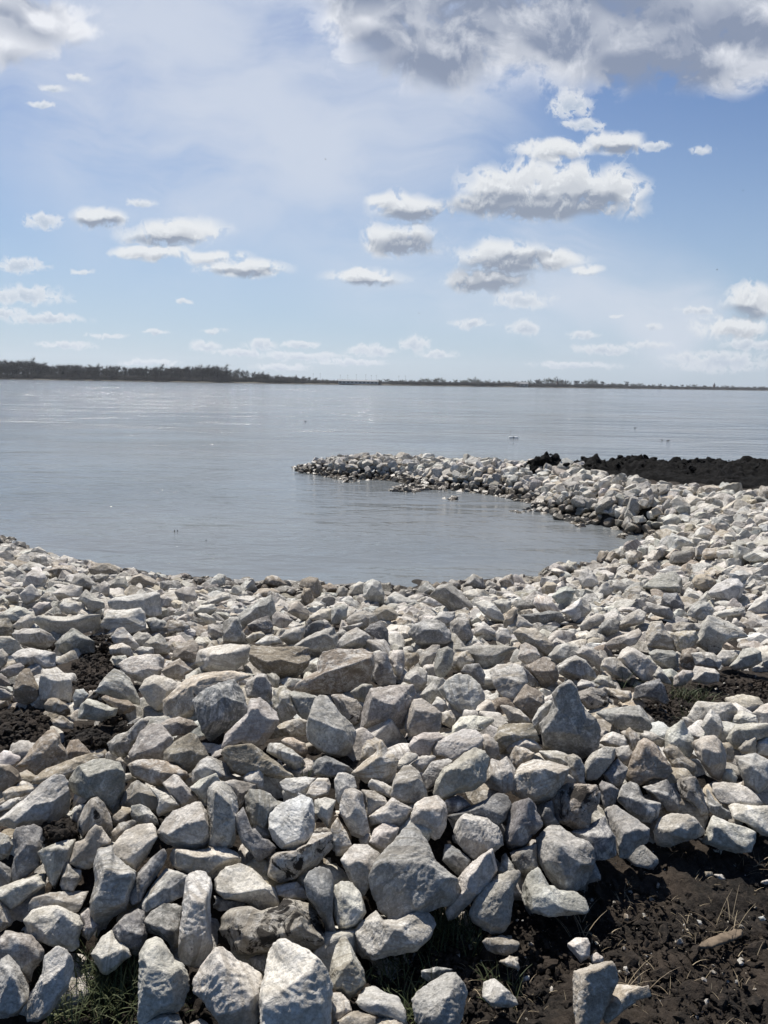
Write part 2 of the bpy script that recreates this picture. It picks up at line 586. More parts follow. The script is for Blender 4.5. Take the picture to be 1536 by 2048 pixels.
def water_material():
    m, nt, N, L, b = new_mat("lake_water")
    geo = N.new('ShaderNodeNewGeometry')
    mp = N.new('ShaderNodeMapping')
    L.new(geo.outputs['Position'], mp.inputs['Vector'])
    mp.inputs['Rotation'].default_value = (0, 0, R(14))
    mp.inputs['Scale'].default_value = (0.80, 1.35, 1.0)
    p = mp.outputs[0]
    big = noise_n(N, L, p, 0.07, 3, 0.55)
    silt = mixc(N, L, ramp(N, L, big, 0.35, 0.7), (0.125, 0.140, 0.150, 1), (0.170, 0.176, 0.175, 1))
    L.new(silt, b.inputs['Base Color'])
    b.inputs['Roughness'].default_value = 0.10
    b.inputs['IOR'].default_value = 1.33
    # distance from the shore makes the chop stronger outside the sheltered bay
    sx = N.new('ShaderNodeSeparateXYZ')
    L.new(geo.outputs['Position'], sx.inputs[0])
    chop = ramp(N, L, sx.outputs[1], 12.0, 70.0, 0.8, 2.6)
    patches = math_n(N, L, 'MULTIPLY', ramp(N, L, noise_n(N, L, p, 0.16, 3, 0.5, 0.6), 0.3, 0.7, 0.45, 1.1), ramp(N, L, noise_n(N, L, p, 0.022, 3, 0.5, 0.6), 0.35, 0.65, 0.6, 1.2))
    h1 = noise_n(N, L, p, 1.3, 3, 0.55, 0.3)
    h2 = noise_n(N, L, p, 5.5, 4, 0.6, 0.4)
    mp2 = N.new('ShaderNodeMapping')
    L.new(geo.outputs['Position'], mp2.inputs['Vector'])
    mp2.inputs['Rotation'].default_value = (0, 0, R(9))
    mp2.inputs['Scale'].default_value = (0.13, 0.62, 1.0)
    h0 = noise_n(N, L, mp2.outputs[0], 1.0, 3, 0.6, 0.5)
    h = math_n(N, L, 'ADD', math_n(N, L, 'MULTIPLY', h1, 2.0), math_n(N, L, 'MULTIPLY', h2, 0.55))
    h = math_n(N, L, 'ADD', h, math_n(N, L, 'MULTIPLY', h0, 3.6))
    h = math_n(N, L, 'MULTIPLY', h, math_n(N, L, 'MULTIPLY', chop, patches))
    bn = N.new('ShaderNodeBump')
    bn.inputs['Strength'].default_value = 1.0
    bn.inputs['Distance'].default_value = 0.055
    L.new(h, bn.inputs['Height'])
    L.new(bn.outputs[0], b.inputs['Normal'])
    return m


M_ROCK = rock_material()
M_SOIL = soil_material()
M_WET = wet_soil_material()
M_WATER = water_material()
M_BLADE = blade_mat("grass_and_straw")
M_BARK = plain_mat("dark_bark", (0.050, 0.043, 0.037), 0.9, 0.3, 0.3)
M_TWIG = plain_mat("bare_twigs", (0.064, 0.060, 0.056), 0.9, 0.35, 0.15)
M_LEAF = plain_mat("early_leaves", (0.085, 0.095, 0.060), 0.9, 0.35, 0.12)
M_BANK = plain_mat("reedy_bank", (0.060, 0.054, 0.040), 0.95, 0.35, 0.05)
M_WALL = plain_mat("pale_wall", (0.36, 0.37, 0.37), 0.8, 0.1, 0.3)
M_ROOF = plain_mat("grey_roof", (0.20, 0.21, 0.22), 0.8, 0.15, 0.3)
M_DARKGLASS = plain_mat("window_glass", (0.05, 0.06, 0.07), 0.2, 0.1, 0.3)
M_METAL = plain_mat("grey_metal", (0.16, 0.17, 0.18), 0.6, 0.1, 0.5)
M_FOAM = plain_mat("white_foam", (0.75, 0.76, 0.74), 0.6, 0.08, 6.0)
M_WOOD = plain_mat("weathered_wood", (0.13, 0.100, 0.07), 0.85, 0.4, 45.0)
M_BIRD = plain_mat("dark_plumage", (0.035, 0.033, 0.032), 0.7, 0.3, 20.0)
M_BRICK = plain_mat("brown_brick", (0.20, 0.13, 0.10), 0.9, 0.2, 0.4)

# ------------------------------------------------------------------ terrain
CTRL = """-100,2100,1.22 0,2048,1.22 300,2048,1.2 700,2040,1.2 1000,2048,1.2 1536,2048,1.2 1700,2048,1.2
1000,1900,1.2 1250,1850,1.2 1536,1850,1.2 1536,1720,1.22 1300,1730,1.2 1160,1830,1.2 880,1900,1.2 650,1950,1.21 200,1950,1.2 0,1950,1.22
1180,1760,1.21 1000,1830,1.21 700,1890,1.22 400,1900,1.22 1400,1690,1.22
0,1750,1.30 200,1720,1.33 400,1680,1.36 700,1640,1.38 900,1620,1.38 1100,1600,1.36 1300,1560,1.33 1500,1500,1.30 1650,1480,1.28
0,1480,1.26 60,1500,1.25 300,1470,1.30 600,1470,1.32 900,1450,1.32 1150,1450,1.30
1400,1395,1.08 1520,1390,1.06 1330,1400,1.12 1300,1440,1.2 1480,1440,1.2
0,1330,1.12 300,1330,1.08 600,1330,1.06 900,1330,1.06 1100,1330,1.06 1300,1330,1.0 1500,1330,0.98
0,1230,.86 300,1230,.80 600,1240,.76 900,1240,.76 1200,1240,.80 1500,1230,.86 -250,1230,.95 1800,1300,1.0
0,1120,.48 100,1158,.43 250,1185,.32 450,1208,.23 640,1217,.20 800,1226,.22 950,1208,.22 1100,1196,.27 1200,1160,.24
-250,1110,.6 -250,1070,0 0,1087,0 250,1140,0 450,1160,0 640,1165,0 800,1165,0 1000,1155,0 1130,1150,0
1200,1090,-.35 1240,1095,-.3 1275,1090,-.2 1280,1105,-.18 1262,1112,-.2 1225,1120,-.2 1150,1135,-.3 1160,1062,-.12 1300,1097,-.15 1290,1117,-.15 1335,1102,.12 1305,1082,.05 1255,1128,-.12 1100,1085,-.45 1180,1072,-.15 1215,1112,-.15 1100,1120,-.4 1060,1055,-.3 0,1060,-.6 250,1110,-.6 640,1120,-.6 1000,1100,-.6 1140,1082,-.5 900,1040,-.6 600,1000,-.6 300,1000,-.6 -200,1000,-.7 750,1000,-.5 1000,1050,-.5
600,934,0 640,950,0 700,964,0 800,982,0 900,997,0 1040,1027,0 1150,1052,0 1245,1072,0
1130,1020,.2 1250,1045,.2 1350,1080,.5 1345,1122,.42 1430,1150,.66 1536,1150,.8 1300,1165,.36
1150,990,.42 1300,1010,.5 1220,1015,.35 1536,1010,.8 1430,1060,.72 1536,1080,.8 1700,1100,.9 1800,1000,.85 1300,985,.62 1536,995,.8"""
SPIT = [(640, 930, .22), (700, 922, .40), (760, 922, .42), (850, 925, .45), (940, 930, .50), (1000, 933, .52), (1060, 938, .55)]
pts = []
for t in CTRL.split():
    a, b_, z = map(float, t.split(','))
    d = ray(a, b_)
    s = (z - CAM[2]) / d[2]
    pts.append(CAM + d * s)
for a, b_, z in SPIT:
    d = ray(a, b_)
    q = CAM + d * (z - CAM[2]) / d[2]
    pts.append(q)
    pts.append(np.array([q[0], q[1] + 1.5, 0.0]))
    pts.append(np.array([q[0], q[1] + 3.2, -.6]))
for w in ((0, -3, 1.2), (6, -3, 1.2), (-6, -3, 1.2), (8, 1.5, 1.12), (-8, 1.5, 1.12), (-4, 0, 1.2), (4, 0, 1.2), (0, 0, 1.2), (-14, 3, .9), (14, 3, 1.0),
          (-16, 12, .3), (-20, 14, -.5), (20, 8, 1.0), (20, 16, .9), (-3.2, 25, -.5), (-5, 22, -.6), (-8, 30, -.8), (0, 34, -.8), (12, 34, -.8),
          (5.5, 19.6, .5), (8, 19.4, .5), (11, 19, .5), (5.5, 22.5, -.4), (9, 22.5, -.4), (14, 22.5, -.4), (20, 24, -.5)):
    pts.append(np.array(w, dtype=float))
pts = np.array(pts)


def _rbf_fit(P, z):
    n = len(P)
    d = np.linalg.norm(P[:, None] - P[None], axis=2)
    A = np.zeros((n + 3, n + 3))
    A[:n, :n] = -d + np.eye(n) * 0.02
    A[:n, n] = 1
    A[:n, n + 1:] = P
    A[n, :n] = 1
    A[n + 1:, :n] = P.T
    return np.linalg.solve(A, np.concatenate([z, np.zeros(3)]))


_w = _rbf_fit(pts[:, :2], pts[:, 2])


def H(X, Y):
    X = np.atleast_1d(np.asarray(X, float))
    Y = np.atleast_1d(np.asarray(Y, float))
    out = np.empty(len(X))
    for i in range(0, len(X), 20000):
        x, y = X[i:i + 20000], Y[i:i + 20000]
        d = np.hypot(x[:, None] - pts[None, :, 0], y[:, None] - pts[None, :, 1])
        out[i:i + 20000] = -d @ _w[:-3] + _w[-3] + x * _w[-2] + y * _w[-1]
    rr = np.hypot(X, Y)
    t = np.clip((rr - 30) / 8, 0, 1)
    out = out * (1 - t) - 0.9 * t
    return np.clip(out, -0.9, 1.6)


def in_poly(P, poly):
    x, y = P[:, 0], P[:, 1]
    r = np.zeros(len(P), bool)
    n = len(poly)
    j = n - 1
    for i in range(n):
        xi, yi = poly[i]
        xj, yj = poly[j]
        if yi != yj:
            c = ((yi > y) != (yj > y)) & (x < (xj - xi) * (y - yi) / (yj - yi) + xi)
            r ^= c
        j = i
    return r


def build_ground():
    nr, na = 950, 480
    r = 0.25 * (44 / 0.25) ** (np.arange(nr) / (nr - 1))
    a = np.radians(np.concatenate([np.linspace(-180, -42, 60, endpoint=False), np.linspace(-42, 42, na - 120), np.linspace(42, 180, 61)[1:]]))
    Rr, Aa = np.meshgrid(r, a, indexing='ij')
    X, Y = (Rr * np.sin(Aa)).ravel(), (Rr * np.cos(Aa)).ravel()
    Z = H(X, Y)
    P = np.stack([X, Y, np.zeros_like(X)], 1)
    near = np.clip(1 - (np.hypot(X, Y) - 4) / 6, 0.0, 1)
    Z = Z + 0.035 * fbm(P * 2.3, 2)
    cl = np.abs(perlin(P * 9)) * 0.030 + np.abs(perlin(P * 23 + 5)) * 0.020 + perlin(P * 50) * 0.010 + perlin(P * 95) * .006
    Z = Z + (cl - 0.018) * .85 * near
    i = np.arange(nr - 1)[:, None] * len(a)
    j = np.arange(len(a) - 1)[None]
    q = np.stack([i + j, i + j + 1, i + j + 1 + len(a), i + j + len(a)], -1).reshape(-1, 4)
    V = np.stack([X, Y, Z], 1)
    # close the middle under the viewer
    c = len(V)
    V = np.concatenate([V, [[0, 0, 1.2]]])
    o = mesh_np("ground", V, q[:, ::-1], M_SOIL)
    tag(o, kind="structure")


build_ground()

# water and lake bed in one sheet each
wv = np.array([[-9000, -600, 0], [9000, -600, 0], [9000, 12000, 0], [-9000, 12000, 0]], float)
tag(mesh_np("water", wv, [[0, 1, 2, 3]], M_WATER), kind="structure")

# ------------------------------------------------------------------ rocks
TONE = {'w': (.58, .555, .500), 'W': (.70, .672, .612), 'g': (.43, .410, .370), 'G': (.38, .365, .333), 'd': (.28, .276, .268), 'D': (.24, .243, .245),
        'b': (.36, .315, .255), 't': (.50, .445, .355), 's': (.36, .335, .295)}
TILE = {'A1': (0, 1720), 'A2': (380, 1720), 'A3': (760, 1720), 'A4': (1136, 1720), 'B1': (0, 1450), 'B2': (380, 1450), 'B3': (760, 1450), 'B4': (1136, 1450),
        'C1': (0, 1270), 'C2': (380, 1270), 'C3': (760, 1270), 'C4': (1136, 1270), 'D1': (0, 1080), 'D2': (380, 1120), 'D3': (760, 1120), 'D4': (1136, 1080)}
ROCKS = """
A1 w|18,47 25,38 40,35 47,36 60,43 63,50 60,60 60,66 54,70 43,67 28,62 24,58|41,38 35,55 26,60|broad pale rock with one crest down its middle, above the grass hollow
A1 g|0,78 6,73 9,75 15,82 19,91 22,98 21,108 14,118 6,121 -6,120 -8,95|8,90|rounded egg-topped rock cut by the frame in the bottom left corner
A1 w|43,67 51,70 55,75 56,82 52,98 44,109 38,119 29,124 22,123 19,117 23,105 32,88 34,75|46,78 34,92 22,113|long rock with a bright lengthwise crest beside the grass hollow
A1 g|5,54 14,56 24,58 30,64 34,70 33,76 26,83 23,94 19,88 10,75 5,73 0,78 -4,66|18,66|mottled grey rock behind the egg-topped corner rock and the crested long rock
A1 t|0,31 6,38 10,47 8,50 0,55 -10,56 -10,32||beige slab poking in from the left edge above the mottled rock
A1 w|0,21 8,18 20,14 30,10 35,11 35,18 28,25 18,32 8,38 3,34 -4,29 -4,25|3,28 12,21 26,22 33,15|wedge rock with a bright bent top strip at the lower left edge
A1 g|26,29 35,26 55,24 71,24 71,34 60,40 52,40 44,35 38,36 22,41 23,34|35,28 60,27|flat dull slab lying behind the broad rock with one crest
A1 g|75,-8 86,-11 88,-3 95,3 104,9 104,15 100,28 96,38 88,43 80,47 74,48 70,42 69,32 73,20 72,5|77,22 82,10 74,30|tall bulging boulder standing under the bright flat-topped slab
A1 w|62,42 68,37 72,45 76,50 72,56 68,62 63,58||small spotted rock tucked under the tall bulging boulder
A1 d|115,0 128,-11 127,0 122,10 113,22 108,32 100,36 95,33 98,26 104,16 106,10|118,2 110,18|narrow bluish slab slanting down beside the tall bulging boulder
A1 g|110,38 109,33 113,26 120,16 127,7 144,12 142,27 130,33 120,37 112,40|128,20 132,31|rock with a small sunlit triangle on it, between the slanting bluish slab and the pillar
A1 d|110,48 116,40 126,34 134,34 140,36 139,50 138,66 133,68 128,62 122,58 112,55|126,50|shaded round-shouldered rock just beside the foot of the pillar
A2 w|0,11 10,9 16,14 17,22 15,35 16,55 18,66 15,72 8,80 2,81 -8,79 -9,70 -7,50 -5,30 -3,15|12,12 13,30 15,60|tall rectangular pillar of pale rock standing upright near the bottom
A1 d|86,54 92,47 96,43 106,38 111,40 112,50 113,57 108,72 104,73 98,70 90,62|95,46|shaded blue-grey rock above the one hanging over the grass hollow
A1 w|86,54 92,62 98,68 100,74 94,78 88,84 82,88 78,86 72,76 70,72 76,64 78,60|80,76 89,76|small rock half in sun hanging over the grass hollow
A1 w|112,62 120,59 125,62 130,70 134,77 140,80 144,88 145,98 141,110 135,116 118,122 108,128 106,120 107,95 107,72|118,70 122,90 132,84|tall heart-shouldered white rock with a brown stain, below the pillar
A1 w|108,126 118,119 130,117 137,119 140,128 138,140 104,140||
A2 w|20,15 28,6 38,3 46,6 52,11 58,17 65,22 68,34 62,38 53,39 49,36 43,32 34,31 26,30 20,24|44,26 56,27|white boulder with a scooped underside lying on the black-blotched rock
A2 d|20,28 30,31 42,32 44,34 33,38 22,39 20,34||small shaded rock wedged under the scooped white boulder
A2 s|23,55 27,42 34,37 46,35 54,39 68,36 72,30 80,31 92,34 98,40 103,52 107,60 104,67 95,69 80,68 60,72 46,72 34,70 29,62|50,42 70,44 85,47 93,41|wide rock with a black blotch on one end behind the largest bottom boulder
A2 w|2,93 9,82 14,74 19,68 25,67 31,72 36,77 44,80 54,88 55,95 54,110 52,122 46,132 26,130 17,118 12,110 3,102|24,86 40,100 46,116|creamy humped boulder at the bottom touching the largest boulder's side
A2 W|60,70 66,63 74,61 80,66 88,70 97,76 103,85 108,95 108,105 107,130 105,140 54,140 55,112 54,104 57,88|57,110 66,115 88,114 100,106 100,80|largest and brightest white boulder, standing on the bottom edge
A2 d|45,76 58,72 58,85 56,88 50,84||
A2 d|88,17 92,9 100,6 108,9 110,16 110,30 109,42 112,54 113,60 109,63 106,58 103,48 96,36 90,28|100,14 106,40|smooth dark blue club-shaped rock tapering downward
A2 w|111,20 116,17 124,18 130,24 133,33 135,40 132,46 126,52 120,56 116,55 112,46 110,36|122,32 128,40|knobby white rock beside the dark club-shaped rock
A2 g|112,66 116,60 120,59 123,64 127,74 133,84 135,94 132,98 124,106 120,108 114,101 109,97 107,88 109,80|120,68 118,85|pointed grey rock like a shark tooth beside the largest boulder
A2 g|124,57 133,47 144,39 148,46 158,46 170,40 183,40 189,49 184,60 172,70 155,73 142,76 133,76 128,70|133,60 148,52 165,55|wide grey rock under the huge flat triangular boulder
A2 w|127,112 130,104 135,98 142,97 150,102 160,105 165,115 165,125 140,118|140,106|white slab half in shade at the bottom below the shark-tooth rock
A2 w|109,103 116,102 122,108 124,116 118,122 110,128 109,115||
A2 b|110,126 122,118 130,116 142,121 140,140 108,140||small reddish brown rock on the bottom edge beside the largest boulder
A2 t|140,126 152,120 165,122 170,135 140,135||small sandy stone on the bottom edge
A2 w|0,126 8,122 14,126 16,135 0,138||
A3 G|25,-28 30,-22 38,-12 42,0 50,8 58,14 62,22 63,28 60,32 50,35 38,38 25,40 14,47 6,45 0,38 -6,25 -7,12 -2,0 8,-12 15,-20|24,-14 48,20 0,28|huge flat-faced triangular boulder leaning on the front of the heap
B3 w|60,118 66,110 78,100 88,93 94,92 97,98 93,108 88,115 84,124 72,134 64,142 58,148 53,150 51,142 54,136 60,130|62,122 80,108 93,96|slanting rectangular block with a bright top beside the huge triangular boulder
A3 g|69,42 72,30 78,18 88,14 98,9 106,8 108,12 102,24 101,35 99,48 94,55 86,56 78,51 72,48|90,20 88,40|egg-shaped dull rock with a sunlit patch near its foot
A3 w|110,20 114,11 122,6 124,9 130,20 134,23 150,24 157,30 160,38 158,41 145,42 130,43 118,40 112,35 109,28|118,36 122,28 135,29|white triangular rock on the soil carrying the tall balanced boulder
B3 g|120,88 126,81 131,77 138,77 144,82 150,87 160,90 164,95 165,103 162,112 158,120 150,127 138,127 132,122 128,115 124,108 120,98|138,92 144,100 136,112|tall grey boulder balanced on the white triangular rock
B4 d|16,104 20,104 25,116 25,119 13,122 10,112||small shaded rock peeping out behind the balanced boulder
A3 s|76,66 82,60 94,58 104,62 112,66 106,69 98,73 88,72||half-buried muddy slab below the egg-shaped dull rock
A3 w|92,78 100,74 105,75 107,84 98,82||
A3 g|25,108 30,100 40,93 50,88 58,87 64,95 67,102 64,112 63,122 58,130 50,136 35,136 28,124|52,103 46,118|rounded blue-grey rock sitting alone on dark soil at the bottom edge
A3 d|32,85 44,82 56,84 50,88 38,93 32,97||dirty small rock behind the lone rounded blue-grey rock
A3 w|80,94 88,91 96,98 104,106 106,111 100,113 86,112 79,106|92,100|white streaked rock poking up through dark clods
A4 w|0,64 6,60 15,60 17,66 16,74 10,79 6,74 0,67|8,66|jagged little white rock on the bare dark soil
A4 w|17,74 22,71 27,75 26,79 19,79||round fist-sized stone between the jagged and the flat-faced soil rocks
A4 g|5,86 16,82 33,78 37,84 38,93 34,102 30,112 26,122 20,130 8,132 5,118 4,100|16,84 28,88|big flat-faced pale rock half sunk in soil on the bottom edge
A4 t|36,96 48,96 57,98 63,96 68,104 60,106 52,108 48,112 30,126 27,120 30,112|46,103|creamy low rock leaning on the half-sunk flat-faced rock
A4 w|112,11 118,11 121,15 116,15||small white stone lying on the soil near the heap's foot
A4 t|105,9 110,9 112,12 106,13||
A4 w|147,17 153,15 158,17 152,19||
A4 w|146,44 150,43 152,46 148,47||
A3 w|-12,112 6,108 12,114 14,122 0,122||
A3 t|-2,122 12,121 19,124 20,134 -6,134||sandy flat stone on the bottom edge left of the lone rock
B1 W|0,72 10,64 22,54 32,45 42,38 48,39 52,44 53,55 52,68 42,74 28,77 12,80 0,77 -8,75|4,75 24,58 40,48 50,46|long white slab sloping up from the left edge to a blunt point
B1 b|12,32 20,24 28,13 36,5 42,3 46,8 46,14 52,22 52,28 40,32 28,38 20,32|30,20 42,12|peaked brownish rock rising beside the dark soil clods
B1 b|50,21 54,12 60,11 66,17 70,22 62,25 52,28||small pinkish brown lump touching the peaked brownish rock
B1 b|24,44 34,34 46,30 58,25 70,22 80,22 88,24 90,28 78,32 62,32 55,40 50,42 42,40 32,46|50,32|long earthy rock lying behind the slanting-topped boulder
B1 g|53,43 60,32 72,27 80,26 92,30 95,38 95,50 94,60 91,67 87,69 80,60 74,56 66,57 58,53 54,48|55,46 73,50 92,33|large boulder with a pale slanting flat top over a smooth grey front
B1 b|0,30 8,31 14,36 17,42 12,47 4,50 -4,50 -6,32|6,36|crumbly reddish rock at the left edge below the dark soil
B1 t|2,52 8,48 20,46 27,49 24,52 12,57 4,58||smooth tan oval stone above the long white slab
B1 w|0,62 8,57 14,56 16,58 8,64 0,66||
B1 g|85,12 90,8 98,5 108,-5 114,-3 108,8 102,15 99,22 94,26 86,22 82,14|90,14|bent light rock partly covered by soil, left of two blunt boulders
B1 g|99,22 104,14 108,5 116,0 124,0 132,10 134,18 128,26 118,28 104,29|104,22 118,20 128,14|blunt grey boulder with swirled facets, below the dark slate slab's left
B1 b|126,21 136,12 146,6 151,8 156,16 160,24 156,30 150,34 142,38 134,32 126,28|134,22 146,20|steep brown-grey rock between the swirled boulder and the long tan rock
B1 b|98,31 106,27 118,27 128,28 136,32 143,36 145,40 140,43 134,42 128,46 120,47 110,43 100,38|112,32 130,36 138,38|long low brown rock bridging a dark gap
B1 b|88,27 93,25 97,30 96,36 93,34||
B1 w|95,38 100,37 105,41 104,43 97,44 95,42||
B1 g|96,52 101,45 106,43 114,48 120,54 122,60 120,65 110,65 98,63 92,62 95,55|106,52|brown-shouldered rock right of the slanting-topped boulder
B1 g|125,45 134,38 137,39 143,46 150,53 155,58 148,62 139,62 132,54|135,42|square-cut tilted slab with an even speckled face
B1 w|114,47 122,50 130,54 138,62 130,66 122,70 120,66 122,58||bright flat rock squeezed under the square-cut slab
B1 g|101,62 108,61 114,64 120,71 122,77 112,77 104,76 101,70|108,66|small upright fin of grey rock above the bright flat-topped slab
B1 b|87,70 92,66 100,66 101,72 98,74 90,78 87,76||
B1 s|60,74 64,64 70,57 75,56 80,60 84,69 86,78 85,85 78,84 70,80 64,86 60,80|72,64|arched rock with black stains under the slanting-topped boulder
B1 d|86,82 92,76 102,73 105,76 96,84 88,90 86,88||
B1 W|86,94 96,82 106,77 116,76 119,80 120,87 114,98 104,112 96,108 88,102|89,100 103,107 119,88|bright flat-topped slab resting on the tall bulging boulder
B1 w|65,88 68,82 73,77 78,79 84,88 85,91 78,93 76,98 72,108 68,110 60,110 54,106 56,98 58,90|72,84 66,95|two-humped pale rock left of the bright flat-topped slab
B1 g|52,105 56,110 62,112 62,118 56,128 48,127 46,122 49,112|54,114|small upright block under the two-humped pale rock
B1 g|29,98 36,94 46,90 58,88 56,96 53,104 48,112 44,122 42,126 38,120 34,108|42,96|downward pointing wedge below the soil-topped nook
B1 d|12,80 18,78 26,77 32,80 33,95 30,108 20,116 10,120 9,112 11,100 10,86|20,95|shaded bluish boulder under the long white slab
B1 w|-2,82 6,85 10,92 7,100 2,103 -6,103 -6,84||small sunlit rock on the left edge beside the shaded bluish boulder
B1 d|0,105 8,110 10,118 6,126 -6,126 -6,106||
B1 g|56,68 60,62 66,61 62,70 60,76 54,74||
B1 w|120,84 126,74 134,66 144,62 150,59 154,60 158,66 160,76 162,88 158,94 148,96 136,94 124,88|128,86 140,76 156,74|stout cracked rock between the flat-topped slab and the upright rectangular rock
B2 w|-19,97 -10,95 5,97 15,95 27,94 36,98 39,104 37,110 28,113 20,118 10,116 -5,112 -17,107|-12,106 5,103 20,100 32,104|flat oblong rock with a notched bright top above the pillar
B2 g|13,50 20,44 26,44 32,49 36,56 37,64 36,75 35,88 33,93 24,94 15,92 14,75 13,60|20,52 30,62|upright rectangular rock standing like a tablet above the oblong one
B2 g|26,44 34,42 42,44 50,46 50,50 42,52 41,60 38,64 36,56 30,48|40,48|small rock tucked behind the tablet's upper corner
B2 w|41,40 44,36 54,33 56,38 56,48 52,50 50,46 42,44|43,43 50,45 55,38|little pale cube perched behind the upright tablet rock
B2 w|0,48 8,42 20,37 23,44 16,48 13,54 12,60 4,52|10,46|pale fin-shaped rock left of the tablet's top
B2 g|2,36 8,28 14,24 20,26 28,30 32,38 40,42 32,43 24,43 20,38 8,42 2,46|14,30|low grey rock wedged below the long tan rock's left end
B2 b|24,20 30,14 40,12 48,15 58,22 66,28 74,35 79,38 78,42 66,43 56,40 42,40 32,36 27,28|30,18 56,28 72,36|long tan rock sloping down to the right below the rounded light boulder
B2 g|56,17 62,14 70,14 78,19 86,25 88,30 82,35 76,32 68,26 58,20|72,20|flat-nosed grey rock overlapping the long tan rock's upper side
B2 t|70,12 78,10 88,14 90,20 88,25 82,22 74,16||small yellowish rock beside the dark hollow of the centre
C2 w|92,62 96,50 100,47 106,48 112,55 116,62 124,68 127,74 126,82 122,90 116,94 108,93 98,88 91,80 90,70|92,64 104,70 112,76 124,76|stout white block with a long bright top beside the dark hollow at the centre
B2 d|94,32 98,26 105,24 114,28 122,32 126,36 118,39 108,40 96,38|106,30|dull rock lying in shade below the stout white block
B2 t|132,18 136,12 142,10 148,12 151,18 148,22 140,24 134,30 131,26||small tan rock behind the large tan brown rock
B3 t|-22,37 -12,28 -2,20 0,11 5,18 10,23 14,28 12,38 8,44 0,46 -10,44|0,24|large tan brown rock right of the dark central hollow
B2 W|69,44 74,41 88,40 96,41 92,48 90,54 80,54 72,50|80,50|very bright low slab below the long tan rock's right end
B2 W|89,54 93,46 98,41 106,41 108,46 106,54 98,56 94,58|98,54|very bright tilted stone touching the low bright slab's right end
B2 g|111,42 114,37 120,37 126,40 128,48 126,50 118,52 116,62 112,56|118,44|narrow grey rock standing above the rounded vertical slab
B2 g|116,58 119,50 126,49 132,52 134,62 136,72 138,82 132,87 124,84 120,76 115,66|124,60|rounded vertical slab standing on end near the centre
B2 g|132,50 142,51 150,56 152,62 142,66 136,70 134,60||
B2 g|133,46 140,42 148,44 155,48 156,58 150,54 142,51|144,46|rough grey rock behind the rounded vertical slab's right side
B3 w|-11,70 -6,67 4,62 9,56 16,60 24,64 22,72 17,78 8,78 -2,76 -8,78|6,63 16,66|roof-shaped pale rock left of the white rounded block on the triangle's tip
B2 W|61,68 68,62 76,58 86,54 94,57 95,66 96,76 94,84 88,92 80,96 70,94 64,88 61,80|64,84 72,90 92,82|cream rock with a broad flat face tipped to the sky in the centre
B2 g|42,56 46,50 54,50 62,53 66,58 74,60 66,64 61,68 61,78 52,86 47,78 44,66|52,60|folded grey rock left of the cream flat-faced one
B2 g|46,80 52,74 60,78 62,86 56,88 48,86||
B2 d|36,70 42,63 46,78 50,86 60,88 66,94 60,100 52,106 48,100 40,90 36,80|48,92|dark wedge pointing down below the folded grey rock
B2 s|55,112 58,105 66,98 80,96 90,92 96,80 104,79 110,82 115,86 112,92 104,100 98,107 90,111 82,118 70,121 60,118|70,105 95,90|dark peat-smeared long rock under the cream flat-faced one
B2 w|96,58 104,56 112,58 110,64 108,76 106,80 102,74 96,68|104,60|small pale rock beside the cream flat-faced one
B2 t|108,80 112,68 116,76 120,82 124,92 120,100 112,100 110,90||small yellow-grey rock right of the peat-smeared long rock
B2 w|116,104 122,96 126,92 136,92 144,98 148,104 146,110 140,120 134,130 130,132 124,122 120,112|128,106 136,108|white downward-tapering rock above the knobby white one
B3 w|-8,90 -4,80 2,76 10,76 15,79 12,86 8,92 4,97 -2,94|2,84|pitted pale rock touching the triangular boulder's left slope
B2 g|130,88 134,84 138,84 138,92 132,93||
A2 g|66,20 74,18 82,17 87,22 90,30 84,31 74,30 68,27||small grey rock between the scooped white boulder and the club-shaped rock
B3 w|22,16 26,9 34,6 44,6 50,10 44,12 40,18 38,24 30,24 24,20|32,12|round cobble-like white rock right of the large tan brown rock
B3 W|40,18 44,12 54,8 64,3 74,4 78,10 78,18 68,20 60,26 54,28 50,24 42,24|48,22 62,20 76,15|creamy wide rock above the big diagonal boulder
B3 w|41,52 43,44 48,34 56,29 64,22 72,18 80,20 84,26 82,34 80,44 72,50 60,52 50,58 44,58|52,36 66,30 60,46|big smooth boulder lying diagonally, its lower end on the white rounded block
B3 g|80,44 83,34 86,26 92,28 97,24 100,28 104,34 105,42 102,50 96,52 84,48|86,38 92,42 100,38|rock with a scooped bright saddle beside the diagonal boulder
B3 w|78,8 84,8 90,14 92,24 84,26 80,18||
B3 w|10,38 12,30 20,22 27,22 28,26 20,32 14,36||
B3 w|24,30 32,24 40,24 42,26 36,32 32,36 28,34||
B3 g|7,55 12,40 18,32 24,31 30,36 34,46 36,54 28,60 18,60|14,38 28,42|broad-based grey rock left of the diagonal boulder's lower end
B3 d|33,38 40,28 52,26 56,28 48,36 42,46 36,50||
B3 w|24,70 28,60 34,56 44,55 50,60 51,68 50,78 46,86 42,88 36,84 28,80 25,76|32,66 46,66|white rounded block sitting on the tip of the huge triangular boulder
B3 g|57,82 60,74 65,68 74,70 82,72 90,78 93,84 95,92 90,95 80,102 74,104 66,98 59,90|66,72 64,94 78,86|squat grey rock with one bright side, behind the slanting rectangular block
B3 d|98,64 104,60 114,57 118,60 124,75 124,78 116,86 112,94 102,97 97,94 96,84 98,72|112,64 114,78 106,80|dark blue jagged rock with thin pale veins
B3 d|52,70 64,66 80,58 90,52 97,54 101,62 98,72 90,78 80,72 68,68 60,74|80,62|long dark rock in the shade above the squat grey rock
B3 d|50,58 60,54 66,58 70,62 60,67 52,68||
B3 g|104,36 110,30 118,27 130,28 140,31 146,33 140,46 132,56 122,60 112,58 102,52 103,44|112,36 126,34 136,38|large rough-skinned boulder with dark creases right of the saddle rock
